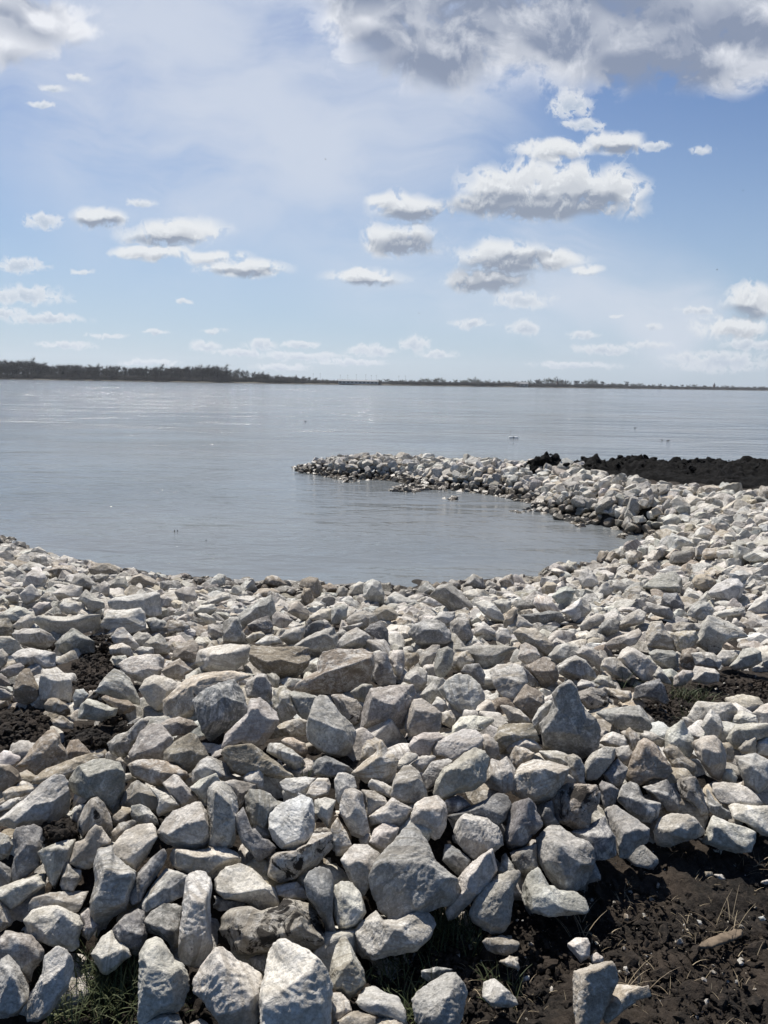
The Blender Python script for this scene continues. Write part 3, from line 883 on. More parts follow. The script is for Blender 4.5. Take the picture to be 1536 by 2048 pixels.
B3 w|122,20 136,20 148,24 156,30 153,36 146,36 138,30 128,28|138,26|sunlit slab along the top of the rough-skinned boulder
B3 w|97,18 102,10 112,8 118,12 124,18 118,22 110,18 104,16 99,22|110,12|arched cream rock below the broad wood-grained one
B3 b|100,24 104,16 112,18 119,22 112,30 106,34 102,30||small brownish rock under the arched cream one
B4 s|-12,54 -8,48 0,45 10,46 22,46 25,52 24,60 18,68 16,80 10,82 2,78 -8,74 -12,66|8,62 20,50|block with thick black crust down its side above the toe of the heap
B3 d|124,70 126,62 132,58 134,70 138,76 128,80||
B3 d|50,92 54,92 62,97 70,104 66,112 60,116 52,108 48,104|56,100|shaded rock in the gap right of the huge triangular boulder
B3 g|88,115 92,108 96,98 104,112 104,116 94,116||
B3 d|100,98 110,94 120,92 120,104 122,110 112,116 104,110|110,100|dark rock in deep shade left of the balanced boulder
C3 g|-15,72 -12,52 -7,41 12,39 25,38 28,46 24,56 19,68 10,76 0,74|-8,50 10,54|square grey boulder crossed by a fine white vein, right of the stout white block
C3 g|19,68 22,58 26,50 32,49 40,54 47,60 46,72 42,76 30,78 22,78|28,54 38,60|blunt bluish rock leaning on the veined square boulder
C3 w|45,42 52,35 58,31 68,31 76,38 80,46 80,50 74,54 72,60 64,62 56,56 50,48|54,50 66,50|large pale boulder with a dimpled face between the veined and the diamond rocks
C3 w|84,28 90,23 100,22 108,24 112,30 113,36 108,44 102,50 98,53 92,46 88,38|92,42 104,44|pale diamond-shaped rock with a crisp dark edge
C3 d|104,18 110,24 118,32 122,38 116,40 112,34 108,26||thin dark slab leaning against the diamond-shaped rock
C3 b|106,46 112,38 120,42 126,46 126,54 122,62 116,64 108,58 102,52|114,48|brownish rock in shade below the diamond-shaped rock
C3 b|112,24 120,20 126,17 134,22 137,30 136,35 128,40 124,41 120,34 114,28|122,28 132,28|brown-topped blocky rock right of the thin dark slab
C4 g|-9,24 0,18 6,16 14,20 20,28 22,34 12,36 4,36 -6,30|0,22 10,20|grey hump-backed rock above the big tent-shaped boulder
C3 G|146,35 151,40 153,48 158,58 165,64 168,72 168,84 162,92 152,95 140,92 126,86 124,76 123,68 130,60 134,50 132,46 138,40|146,42 136,60 130,70 150,74|big peaked boulder rising like a tent above its neighbours
C3 w|117,66 122,56 130,50 134,52 128,62 124,68 122,78 118,72|124,58|pale flank rock against the tent-shaped boulder's left side
C3 W|56,70 62,63 72,62 88,64 88,66 80,72 74,76 64,76 56,77|60,71 78,70|bright shelf-like rock below the dimpled pale boulder
C3 w|92,54 98,54 108,58 114,64 116,68 106,68 100,67 96,60|104,60|light flat rock below the diamond rock's tip
C3 t|88,78 92,70 102,68 116,68 120,76 122,82 112,78 102,78 96,86 94,92 88,88|96,74|broad wood-grained tan rock left of the tent-shaped boulder
C3 w|40,54 44,48 50,50 52,56 48,60||
C3 t|47,60 54,58 58,64 56,72 48,68||
C3 g|31,46 36,40 42,34 48,33 50,36 46,42 50,48 44,50 38,54|40,42|small grey rock left of the dimpled pale boulder
C3 w|18,36 20,30 28,24 36,28 36,36 34,40 28,44 24,38|28,30|cream nub of rock above the veined square boulder
C3 g|30,22 32,14 40,8 46,8 46,12 42,18 40,24 34,26|38,14|upright grey oval rock above the cream nub
C3 g|42,20 44,12 52,9 56,12 56,20 54,26 48,34 44,32 42,28|50,16|dull slab standing between the grey oval and the brown cornered block
C3 g|56,12 64,10 72,8 96,8 106,10 98,14 94,20 86,24 80,27 72,22 70,14|72,13 90,11|long block with a bright lid-like top above the diamond rock
C3 b|54,24 54,20 58,14 68,12 72,20 66,26 60,28||brown cornered block under the lid-topped rock
C3 d|62,28 68,23 76,22 80,30 80,38 76,38 70,31|72,26|dark rounded rock behind the dimpled pale boulder
C3 w|106,18 108,8 112,6 120,10 123,16 120,20 112,22|112,12|light grey rounded rock right of the lid-topped block
C3 w|129,16 136,8 144,6 150,8 156,14 148,18 142,22 134,20|142,12|white jagged rock left of the hump-backed one
D3 t|103,56 108,52 120,53 128,60 134,66 130,74 124,72 118,68 108,64|112,58 124,64|smooth cream rock with a sharp shaded notch under the long dark slab
C3 g|-4,16 0,13 5,14 8,22 12,34 12,38 0,40 -4,34|2,24|leaning slab left of a small pale post, above the veined boulder
C3 w|7,18 10,12 18,12 19,20 18,28 16,36 12,32 10,26||small post-like rock above the veined square boulder
C3 t|19,14 28,14 30,18 27,22 22,26 19,22||
C2 W|7,12 16,9 30,7 44,8 47,10 42,22 32,28 18,29 8,26 4,22|8,17 26,19 43,14|bright loaf-shaped rock left of the dark brown block
C2 b|47,8 60,9 80,9 91,10 92,18 90,24 80,34 66,33 52,26 46,20|48,13 66,17 90,17|long dark brown block with a flat pale top
C2 b|80,42 84,36 92,31 98,28 98,20 102,14 114,11 130,11 140,14 141,24 138,36 128,40 118,44 104,45 88,46|102,30 122,26 134,20|large rough brown boulder, the brownest on the heap
C2 w|139,14 146,12 152,18 154,26 160,34 150,34 140,35|148,18|pale rock against the rough brown boulder's right end
C2 t|-20,50 -12,42 0,32 12,29 30,28 44,30 48,33 38,36 32,36 14,44 2,50 1,58 2,62 -8,64 -19,64 -20,56|-8,48 10,36|curved yellowish rock wrapping behind the dark slate slab
C2 D|2,50 12,42 24,37 34,34 38,40 42,48 44,58 38,66 26,74 16,82 12,78 6,64|34,40 39,60|dark slate slab standing on edge, the darkest large face
C2 g|42,40 44,36 52,30 58,30 62,38 63,48 60,52 52,49 46,48 44,48|52,36|grey boulder between the dark slate slab and the tan wedge
C2 g|58,30 66,30 69,34 68,40 64,40||
C2 w|44,56 46,50 54,48 60,54 66,60 68,66 62,76 56,84 50,86 40,82 30,84 24,88 28,76 38,66 44,60|48,56 62,66 52,80|large rounded light boulder leaning against the dark slate slab
C2 t|64,42 72,40 78,44 82,60 76,66 70,68 64,60|72,50|tan rock right of the rounded light boulder
C2 g|74,46 80,43 90,45 102,49 96,54 94,64 90,67 84,62 78,54|80,48|grey wedge with a sharp shaded edge below the rough brown boulder
C2 t|58,76 64,72 72,67 84,64 90,66 91,76 84,78 72,78 62,80|72,72|low tan slab left of the stout white block
C2 s|108,46 118,46 128,50 132,56 131,66 126,70 120,64 114,58|120,54|blackened rock in shade under the rough brown boulder
C2 g|124,44 132,38 142,38 138,44 134,52 128,50||
C1 w|9,16 14,12 22,10 34,12 42,14 42,24 34,26 24,20 18,24 12,20|24,16|wide whitish rock far left above the green-brown upright one
C1 b|10,40 12,34 18,27 22,26 26,32 30,42 30,52 22,53 14,52 10,46|20,34|upright olive-brown rock left of the white cube-like block
C1 W|30,42 32,27 44,25 50,30 54,34 55,44 54,52 44,50 32,50|32,34 43,38 54,34|white cube-like block with a bright lid beside the soil spill
C1 g|73,44 78,36 84,29 88,26 94,29 100,34 104,42 107,50 106,54 96,52 84,46|88,32 92,44|pyramid-like grey rock right of the soil spill
C1 w|91,22 100,17 112,15 122,15 126,19 125,26 122,32 118,36 108,36 100,32 94,27|98,27 114,23 125,21|bright chunky rock directly above the swirled two-tone one
C1 w|107,42 112,34 118,31 126,32 134,36 138,40 130,48 126,52 126,57 120,58 114,52|118,38 126,44|two-tone swirled rock left of the curved yellowish rock
C1 w|60,64 62,54 68,49 78,52 86,56 90,56 88,62 78,66 70,65|66,52 82,56 76,62|bluish white rock with a ridge, lying over dark soil below the pyramid-like rock
C1 b|72,47 80,46 92,50 98,50 104,55 102,60 92,62 88,58 80,50|92,53|brownish slab behind the bluish white ridge rock
C1 w|56,48 58,43 64,42 68,46 64,52 58,56||
C1 b|122,70 128,65 138,63 148,66 152,70 144,76 132,78|136,68|brown rock above the steep brown-grey one
C1 b|34,54 38,49 44,49 52,54 54,58 50,62 42,60 36,58|44,53|earth-covered rock below the white cube-like block
C1 b|40,66 48,62 56,68 56,72 48,72 42,70||
C1 w|86,18 90,16 96,16 98,19 92,24 88,22||
C1 w|104,12 108,9 118,10 118,15 108,17||
C1 w|110,8 116,2 122,-1 126,2 130,10 130,14 120,15 112,13|120,6|smooth-faced white rock above the bright chunky one
C1 b|124,28 130,22 138,18 144,24 148,27 142,30 142,34 134,34 128,32|136,23|small brown roof-shaped rock right of the bright chunky one
C1 b|132,20 134,10 140,6 148,3 152,8 152,16 148,24 140,20|142,12|rough brown nub left of the bright loaf-shaped rock
C1 w|80,12 86,8 94,6 100,9 103,18 96,18 88,16|92,10|small cream rock at the top of the soil spill
C1 w|-4,12 2,11 6,16 5,22 0,26 -6,26||
C1 g|0,28 6,24 14,22 18,24 14,30 6,33||
C1 g|0,30 4,32 8,38 4,40 -4,40 -4,30||
C1 g|-4,40 4,42 10,46 8,50 -4,50||
D1 W|27,62 30,58 48,59 60,58 76,57 77,64 76,68 62,72 44,74 34,70|34,68 44,63 70,61|long white bench-like slab on the upper left of the bank
D1 W|46,50 50,46 58,47 64,50 66,54 62,56 52,57 47,54|48,51 60,53|small flat white rock lying on the bench-like slab
D1 W|80,48 90,44 108,42 118,40 122,41 123,50 124,57 114,60 110,54 104,53 92,54 84,52|84,51 100,45|longest white block on the upper left, with a speckled end
D1 w|77,66 80,60 84,54 96,54 108,52 111,56 112,70 100,73 84,69|84,66 98,60 110,56|slanting-topped white block in front of the longest block
D1 W|39,42 44,38 54,34 63,36 62,44 56,44 50,44 46,47 42,46|48,42|flat bright rock behind the small one on the bench-like slab
D1 w|60,46 66,38 74,44 80,48 80,52 74,54 68,56 66,50|70,46|pale rock filling the space left of the longest block
D1 w|15,42 20,37 24,34 28,38 31,43 26,48 23,51 18,48|22,38|diamond-faced light rock on the far upper left
D1 w|18,32 20,27 25,23 34,26 36,30 34,36 26,37 18,36|22,29 34,31|pale cube with a tilted bright top on the far upper left
D1 w|3,24 8,22 12,24 12,30 8,32 4,30||
D1 g|54,34 58,28 64,26 70,30 74,34 70,39 62,36|64,30|rounded grey rock below the wet brown one on the bank's edge
D1 b|68,22 76,18 84,18 91,22 92,26 86,29 78,28 70,26|80,20|wet brown flat-topped rock at the left waterline
D1 b|98,34 102,28 108,26 118,30 122,34 120,38 112,38 104,38|108,30|brown humped rock at the waterline next to a dark rectangular one
D1 d|123,32 134,31 139,34 138,40 130,41 124,38||dark rectangular rock at the left waterline
D1 b|37,24 44,20 54,20 58,24 62,28 52,29 44,28|48,23|long brown rock on the far left crest of the bank
D1 d|72,28 78,26 84,28 80,32 76,36 72,34||
D1 w|76,36 80,32 84,34 84,42 80,44 76,42||
D1 w|25,52 30,48 38,48 40,52 34,56 28,58||
D1 g|28,48 34,42 40,40 44,46 46,48 40,52 38,48||
D1 w|0,58 8,52 18,52 24,56 27,60 20,62 10,64 2,62|14,56|broad pale rock left of the bench-like slab
D1 w|10,66 16,60 24,57 28,60 24,66 20,70 14,69|20,62|light rock touching the bench-like slab's left end
D1 b|-6,62 6,60 10,66 10,74 0,74 -6,70||rounded brownish rock on the left edge below the broad pale one
D1 g|10,72 18,68 30,68 38,72 42,77 38,83 26,84 16,80 12,78|16,74 30,72|wide grey rock below the bench-like slab's left end
D1 g|42,80 48,74 56,68 60,70 66,74 72,78 72,86 56,88 46,86|58,74|low grey rock with a small peak right below the bench-like slab
D1 w|86,74 90,68 94,66 100,73 106,80 110,86 100,84 88,80|94,72|pointed pale rock below the slanting-topped white block
D1 w|100,76 106,71 114,72 118,76 112,82 104,82||
D1 b|126,68 130,62 140,62 146,66 142,70 132,72||flat tan-brown rock jutting out over a dark gap
D1 g|112,62 118,60 126,62 130,66 126,70 116,70||
D1 g|84,36 90,28 96,30 99,36 96,40 88,38||
D1 w|122,44 128,42 134,46 132,52 124,52||
D1 w|134,40 140,37 148,37 152,44 148,50 140,48|144,42|round-backed pale rock near the left end of the shore
D1 w|4,44 10,40 14,42 14,48 8,48||
D1 w|-2,74 8,74 14,78 16,82 22,86 18,90 6,88 -2,82||bluish white rock at the left edge below the rounded brownish one
D2 w|13,22 18,14 22,11 26,12 27,18 24,20 20,22 16,24|20,16|pale tooth-like rock standing up on the waterline
D2 d|37,18 42,14 48,14 50,18 49,22 42,22||dark-topped rock on the waterline right of the tooth-like one
D2 b|57,20 58,15 62,12 68,13 72,17 75,19 70,22 62,22|64,15|brown mound-shaped rock on the waterline
D2 b|84,20 86,15 92,13 98,14 101,20 102,28 98,32 92,28 88,22|92,20|tall hooked brown rock on the waterline at mid-bank
D2 b|85,28 88,22 92,22 95,30 92,36 88,34||
D2 b|101,20 108,18 114,22 112,26 104,26||
D2 g|112,26 114,21 118,20 121,24 120,30 114,31||small rounded post of rock right of the hooked brown one
D2 w|121,28 124,20 130,17 134,18 133,28 126,30|128,20|pale rock left of the tall crinkled one on the waterline
D2 w|133,28 134,18 140,15 146,17 149,26 149,34 144,36 138,32|140,20|tall crinkled pale rock upright on the waterline
D2 g|42,38 52,32 62,27 64,32 66,42 62,46 50,48 40,50 38,42|44,40 60,31|broad slab tilted up with a bright upper edge above a dark blue rock
D2 d|44,50 50,46 60,43 64,50 62,56 56,57 46,54|46,50 60,50|dark blue rock under the broad tilted slab
D2 g|25,56 26,48 32,44 38,44 40,54 46,64 36,64 26,62|34,50|grey horned rock behind the bright loaf-shaped one
D2 g|14,56 14,50 22,50 25,56 24,61 18,60||
D2 W|2,40 8,35 18,34 20,38 16,42 6,42||
D2 w|6,42 12,41 18,44 20,47 18,50 12,48||
D2 w|8,34 16,30 24,25 30,26 30,30 24,32 16,36|20,30|long cream rock below the tooth-like one
D2 w|30,26 34,20 38,20 42,24 44,30 40,28||
D2 t|48,28 54,22 64,22 70,25 66,30 58,28||tan rock below the brown mound-shaped one
D2 w|75,40 78,34 84,32 90,38 92,46 86,46|80,38|pale steep rock below the hooked brown one
D2 W|90,46 94,42 100,38 108,38 108,46 100,48|98,43|bright tilted rock below the rounded post of rock
D2 w|109,38 112,35 118,34 121,36 120,44 114,50 109,48|114,38|speckled boulder right of the bright tilted rock
D2 g|80,66 92,58 104,53 110,52 114,60 112,66 104,73 94,76|88,63 108,55|large plain slab rising right behind the dark brown block
D2 w|114,62 120,56 128,52 134,55 140,60 138,66 128,68 116,68|118,64 136,61|cream ridged block behind the rough brown boulder
D2 d|134,55 138,50 146,47 152,54 152,66 142,66 140,60|146,52|dark bluish boulder behind the cream ridged block
D2 g|120,46 124,42 134,39 142,42 145,48 138,50 132,54 122,50|132,43|lumpy grey rock above the cream ridged block
D2 w|114,52 124,50 132,48 134,52 126,54 118,54||
D3 t|-7,42 -2,37 4,35 10,37 14,42 12,46 4,48 -2,48|4,38|tan egg-like rock on the upper middle of the heap
D2 w|63,44 66,40 74,42 78,46 74,52 68,52 64,50|70,44|faceted pale rock right of the dark blue one
D2 w|69,60 74,54 82,52 88,50 88,56 84,62 76,65|78,56|white rock left of the large plain slab
D2 W|50,64 56,60 62,58 68,60 70,64 60,66||
D2 d|88,60 88,54 94,48 100,46 104,50 98,56||
D2 t|43,60 48,56 54,55 58,58 50,62 46,64||
D3 w|5,32 8,28 14,28 24,30 28,32 24,35 16,36 12,39 6,36|14,31|smooth pale loaf near the waterline left of the large grey gable
D3 g|38,28 46,20 54,18 62,25 70,34 71,37 62,40 56,40 48,34 42,30|50,22 56,34|large grey gable-shaped rock near the waterline
D3 W|33,32 38,29 46,30 54,33 54,36 48,38 40,36|44,33|white slab leaning on the grey gable-shaped rock
D3 W|64,26 70,23 80,23 84,28 86,32 78,32 72,32|76,29|bright flat rock right of the grey gable near the waterline
D3 w|72,33 80,31 88,34 94,42 96,48 88,48 80,42|84,38|long scored white rock sloping down right of the grey gable
D3 g|65,20 68,14 72,11 78,14 81,22 76,23 68,23|72,15|grey knob of rock on the waterline right of the gable
D3 b|92,16 98,12 101,11 103,18 104,23 98,23 93,20||brown wedge pointing up on the waterline
D3 w|88,24 96,24 104,25 102,30 92,30||
D3 w|87,32 94,30 100,32 100,38 96,42 90,36|94,34|small white cube right of the scored white rock
D3 d|102,36 106,31 114,31 119,35 114,39 106,40||dark crusted rock above the long dark slab
D3 W|118,34 122,27 130,30 136,36 138,40 128,40 122,38|126,34|bright crystalline rock above the long dark slab's right end
D3 d|108,42 120,41 130,39 138,40 142,47 134,50 118,50 112,46|112,43 136,42|long dark slab on the upper right of the heap
D3 w|102,56 102,48 106,42 112,46 118,51 108,52|108,48|white rock leaning on the long dark slab's left end
D3 t|95,48 98,40 103,36 106,38 104,46 102,54 98,56||upright yellow-brown rock left of the long dark slab
D3 g|22,56 26,50 34,46 44,46 50,50 54,56 54,62 48,66 36,68 28,64|32,54 44,54|large rounded grey boulder with a wrinkled face
D3 g|54,48 60,44 68,46 70,54 71,62 60,64 54,60|60,50|blocky grey rock right of the wrinkled rounded boulder
D3 w|41,46 46,40 56,40 58,44 54,48 50,50|48,43|light rock above the wrinkled rounded boulder
D3 w|72,58 74,50 80,48 88,54 90,58 82,59|80,52|white hump right of the blocky grey rock
D3 w|89,56 92,52 98,53 101,60 96,65 90,62||smooth oval pale rock left of the notched cream one
D3 w|132,28 138,22 144,20 150,24 146,34 140,38|142,24|smooth pale gable-shaped rock near the bay's inner corner
D3 W|139,40 148,34 154,30 154,44 150,47 142,42|150,38|bright rock below the smooth pale gable
D3 t|124,22 128,17 134,18 140,22 132,28 126,27||
D3 w|136,10 142,6 144,1 150,2 152,8 146,10 140,12||pale wedge standing on the bay's edge
D4 g|57,37 64,30 72,26 82,24 87,30 88,36 86,41 78,40 66,40|68,36 82,36|curved slab perched like a mushroom cap
D4 d|71,50 74,41 84,41 89,50 89,54 80,54||shaded rock carrying the mushroom-cap slab
D4 g|54,22 60,17 68,16 72,22 72,26 64,30 58,28|62,20|grey flat-faced rock standing behind the mushroom-cap slab
D4 w|8,30 10,24 15,22 20,26 24,34 22,38 14,40 10,34|16,28|rounded pale rock with a smooth face near the bay's bend
D4 w|21,42 26,34 30,32 35,38 32,42 26,45|28,36|white wedge left of the mushroom-cap slab
D4 w|33,36 38,31 46,34 50,39 46,41 38,40||small white rock touching the mushroom cap's left side
D4 w|107,41 114,34 122,30 130,30 136,36 132,44 126,49 118,46 110,44|116,40 128,36|large rounded pale boulder right of the mushroom-cap slab
D4 t|95,32 98,27 106,26 114,32 110,38 104,40 98,36|104,30|cream rock between the mushroom cap and the large rounded pale boulder
D4 w|92,58 94,50 100,47 108,48 112,54 110,60 102,62|102,52|round white rock below the cream one, cracked like a star
D4 W|112,58 120,54 130,52 140,55 138,58 126,58 116,60||flat bright rock below the large rounded pale boulder
D4 W|138,54 144,46 150,42 156,42 158,58 148,58|150,48|bright white boulder cut by the right edge
D4 w|98,80 102,68 108,58 116,60 128,66 136,72 138,75 128,76 120,74 118,84 112,88 104,84|110,64 117,72|big elbow-shaped rock with a long arm to the right
D4 w|60,72 64,63 72,63 76,70 82,78 82,84 70,84 61,81|70,70|white block with a bright spot, stacked on a dark one
D4 t|79,72 88,70 98,70 100,76 96,82 88,88 84,84|88,74|sandy block between the bright-spotted block and the elbow-shaped rock
D4 w|28,80 34,76 44,72 54,68 58,74 52,80 40,84 30,84|36,78 50,73|long pale rock left of the bright-spotted block
D4 w|39,66 44,58 54,53 60,56 58,64 50,66 42,68|50,60|striped pale rock above the long pale one
D4 w|9,66 14,60 22,57 29,58 26,64 18,70 12,70|20,60|smooth shell-shaped rock left of the striped one
D4 w|0,58 4,50 10,44 16,48 18,54 12,60 6,62|8,50|bright two-faced rock above the shell-shaped one
D4 d|22,72 26,64 34,60 39,64 38,70 30,74||dark rough rock between the shell-shaped and striped ones
D4 g|78,66 86,63 96,64 102,69 94,70 82,71||low rock lying behind the sandy block
D4 g|60,48 68,50 78,52 80,58 78,61 68,58 62,54||brick-like rock below the mushroom-cap slab
C4 w|38,18 42,12 46,9 54,12 62,18 68,24 69,28 64,34 58,36 50,30 44,24|44,14 60,24|long rectangular slab lying tilted above the soil patch
C4 g|25,24 28,18 36,17 42,22 50,30 44,34 34,32|34,21|grey rock left under the tilted rectangular slab
C4 w|6,14 12,8 20,11 26,18 24,28 20,24 14,18|16,12|pale knuckled rock above the hump-backed one
C4 g|62,14 68,11 80,12 84,14 85,24 80,27 70,24 66,20|68,14 82,16|dark squarish rock under the bright-spotted block
C4 b|86,20 88,12 94,10 100,12 98,20 92,22||
C4 w|95,14 104,13 112,14 118,20 116,26 108,25 98,23|100,17 112,17|pale blocky rock at the upper rim of the soil patch
C4 w|113,18 118,12 126,12 130,16 126,22 120,24||small roof-shaped rock left of the bright rounded block on the soil rim
C4 w|124,24 130,18 134,11 142,10 148,13 149,20 142,25 128,27|132,18 146,14|bright rounded block at the rim of the soil patch near the right edge
C4 w|95,30 98,24 112,26 116,30 115,36 106,38 96,36|97,27 113,30|box-shaped rock with clean corners standing on the soil patch
C4 w|81,40 82,32 88,27 96,28 96,32 90,38|88,30|bent rock with a cracked top beside the box-shaped one
C4 D|50,50 52,40 62,36 70,34 74,40 77,50 76,54 66,50 56,48|70,37|dark wedge-shaped rock at the soil patch's left corner
C4 w|66,32 70,24 76,32 80,38 74,37||
C4 g|20,36 24,31 32,32 37,40 28,40||
C4 w|7,40 10,34 18,36 26,42 18,41||
C4 s|8,44 18,40 28,44 34,52 32,56 22,60 14,56 8,50|20,46|tan-stained rock with a black hole in its face
C4 t|28,40 38,42 48,44 48,50 42,52 34,46||smooth cream tongue-shaped rock right of the holed rock
C4 g|22,60 30,57 44,55 54,54 60,60 64,70 60,75 50,74 40,72 30,66|28,64 42,61 56,63|grey angular boulder below the holed rock
C4 W|92,62 96,56 100,51 112,52 124,52 130,58 124,68 112,64 106,60 100,70 94,66|100,58 120,57|wide white rock with a shaded front along the soil patch's lower rim
C4 w|102,70 106,62 110,57 116,62 120,72 118,80 108,78|110,64|pale pointed rock in front of the wide white rim rock
C4 w|126,68 128,62 134,58 144,62 146,68 136,72||
C4 W|142,60 148,54 156,52 162,60 160,72 146,70||white rock cut by the right edge below the soil patch
C4 g|122,80 128,69 140,68 156,68 160,76 150,80 140,82 132,88 126,86|128,74 148,72|broad shaded grey rock near the right edge below the soil patch
B4 W|74,12 76,4 82,0 88,-4 92,4 96,10 97,18 93,25 86,22 80,16 74,20|82,8|bright lumpy rock right of the brown gabled rock
B4 W|24,13 28,8 34,5 42,8 47,12 46,16 38,17 28,16|34,12|dazzling white small rock beside the tent-shaped boulder
B4 b|40,6 48,3 52,6 56,12 52,18 48,20 46,10||small brown rock behind the dazzling white one
B4 g|56,8 60,5 66,6 74,12 73,18 66,14||
B4 w|13,30 18,22 28,17 36,18 36,26 28,36 22,42 14,42|20,26 30,30|pale tilted rock between the tent-shaped boulder and the brown gabled one
B4 g|37,18 46,16 50,22 48,32 42,30 38,24||grey rock under the dazzling white one
B4 b|45,38 50,22 54,14 59,10 66,14 72,22 78,30 80,36 74,42 66,41 56,46 48,44|60,20 68,30|large brown gabled rock near the front of the heap's right side
B4 b|73,20 78,15 84,17 90,24 98,30 99,36 93,41 84,38 80,32|86,26|brown slab sliding down right of the brown gabled rock
B4 w|96,14 104,9 112,8 118,14 122,24 120,36 116,42 110,40 104,32 98,22|100,18 116,22|tall bluish white rock with a plain front
B4 d|27,38 34,30 38,26 46,34 42,44 38,48 30,44||shaded rock left under the brown gabled one
B4 g|-2,24 4,22 10,26 13,33 12,45 0,45||
B4 d|24,46 26,43 34,46 39,50 36,60 28,64 26,58||small dark rock right of the black-crusted block
B4 d|3,82 14,78 28,70 30,76 36,86 37,100 28,103 18,103 15,94 8,88|16,86 34,86|long shaded block beside the toe of the heap, below the black crust
B4 g|28,66 36,62 46,68 56,76 62,80 61,90 52,94 46,102 40,102 38,98 36,86 32,78|38,84 54,80|big angular shaded block overhanging the dark soil
B4 d|38,58 42,46 48,44 54,46 58,56 64,58 71,60 68,72 64,75 56,74 46,66|56,60|dark forked rock above the overhanging block
B4 d|57,48 66,46 76,42 82,52 86,62 84,68 76,66 72,60 64,52|74,50|dark shaded rock below the brown gabled one
B4 s|82,46 86,41 98,40 103,50 106,62 108,68 102,70 96,60 86,56|94,50|peat-smeared dark rock above the half-round block
B4 w|68,92 66,82 70,72 80,68 92,69 98,72 104,80 106,83 98,87 88,90 78,94|72,76 96,73|half-round block resting on the soil at the heap's toe
B4 w|103,90 106,84 109,74 112,70 124,75 136,79 144,82 143,90 140,97 128,98 116,95|112,78 140,84|large oblong block on the soil right of the half-round one
B4 W|111,52 112,45 120,44 128,45 138,48 144,54 149,60 146,62 132,62 118,60|114,54 130,53|bright pitted slab above the flat one near the right edge
B4 w|123,62 128,60 140,62 156,62 160,70 158,86 148,84 138,76 128,72|134,68|long flat pale slab reaching the right edge above the oblong block
B4 w|128,24 134,24 144,22 156,28 156,44 146,52 136,46 132,36|140,32|big crumbly white boulder at the right edge
B4 t|118,14 124,14 127,18 127,28 122,28||
B4 W|144,18 146,12 152,9 158,12 158,24 146,22||small bright rock at the right edge above the crumbly white boulder
B4 g|131,18 136,12 144,10 144,22 134,22||
B4 w|120,34 126,34 130,40 128,46 118,42||
B4 d|106,46 112,60 124,66 126,72 116,72 108,66||
"""


def parse_rocks():
    out = []
    for ln in ROCKS.strip().splitlines():
        hd, a, rd, lab = ln.split('|')
        tl, tone = hd.split()
        ox, oy = TILE[tl]
        f = lambda s: np.array([[ox + float(t.split(',')[0]) / .384, oy + float(t.split(',')[1]) / .384] for t in s.split()]) if s else np.zeros((0, 2))
        out.append(dict(P=f(a), R=f(rd), tone=tone, label=lab))
    return out


def poly_area(P):
    x, y = P[:, 0], P[:, 1]
    return abs(np.dot(x, np.roll(y, -1)) - np.dot(y, np.roll(x, -1))) / 2


def surf_hit(px, py, off=0.0):
    """first point where the ray through a photo pixel meets the terrain raised by off"""
    d = ray(px, py)
    s = np.geomspace(0.8, 45, 900)
    Q = CAM + d[None] * s[:, None]
    below = Q[:, 2] < np.maximum(H(Q[:, 0], Q[:, 1]), -0.05) + off
    k = int(np.argmax(below)) if below.any() else len(s) - 1
    return Q[k], s[k]


def tint_for(tone, r):
    c = np.array(TONE[tone]) * (1 + r.normal() * 0.07)
    c = c * (1 + r.normal(size=3) * 0.012)
    warm = r.normal() * 0.02
    c = c * np.array([1 + warm, 1, 1 - warm])
    st = {'s': 1.0, 'b': 0.35, 'd': 0.3}.get(tone, 0.0 if r.random() > 0.12 else 0.5)
    return np.array([*np.clip(c, 0.03, 0.75), st], dtype=np.float32)


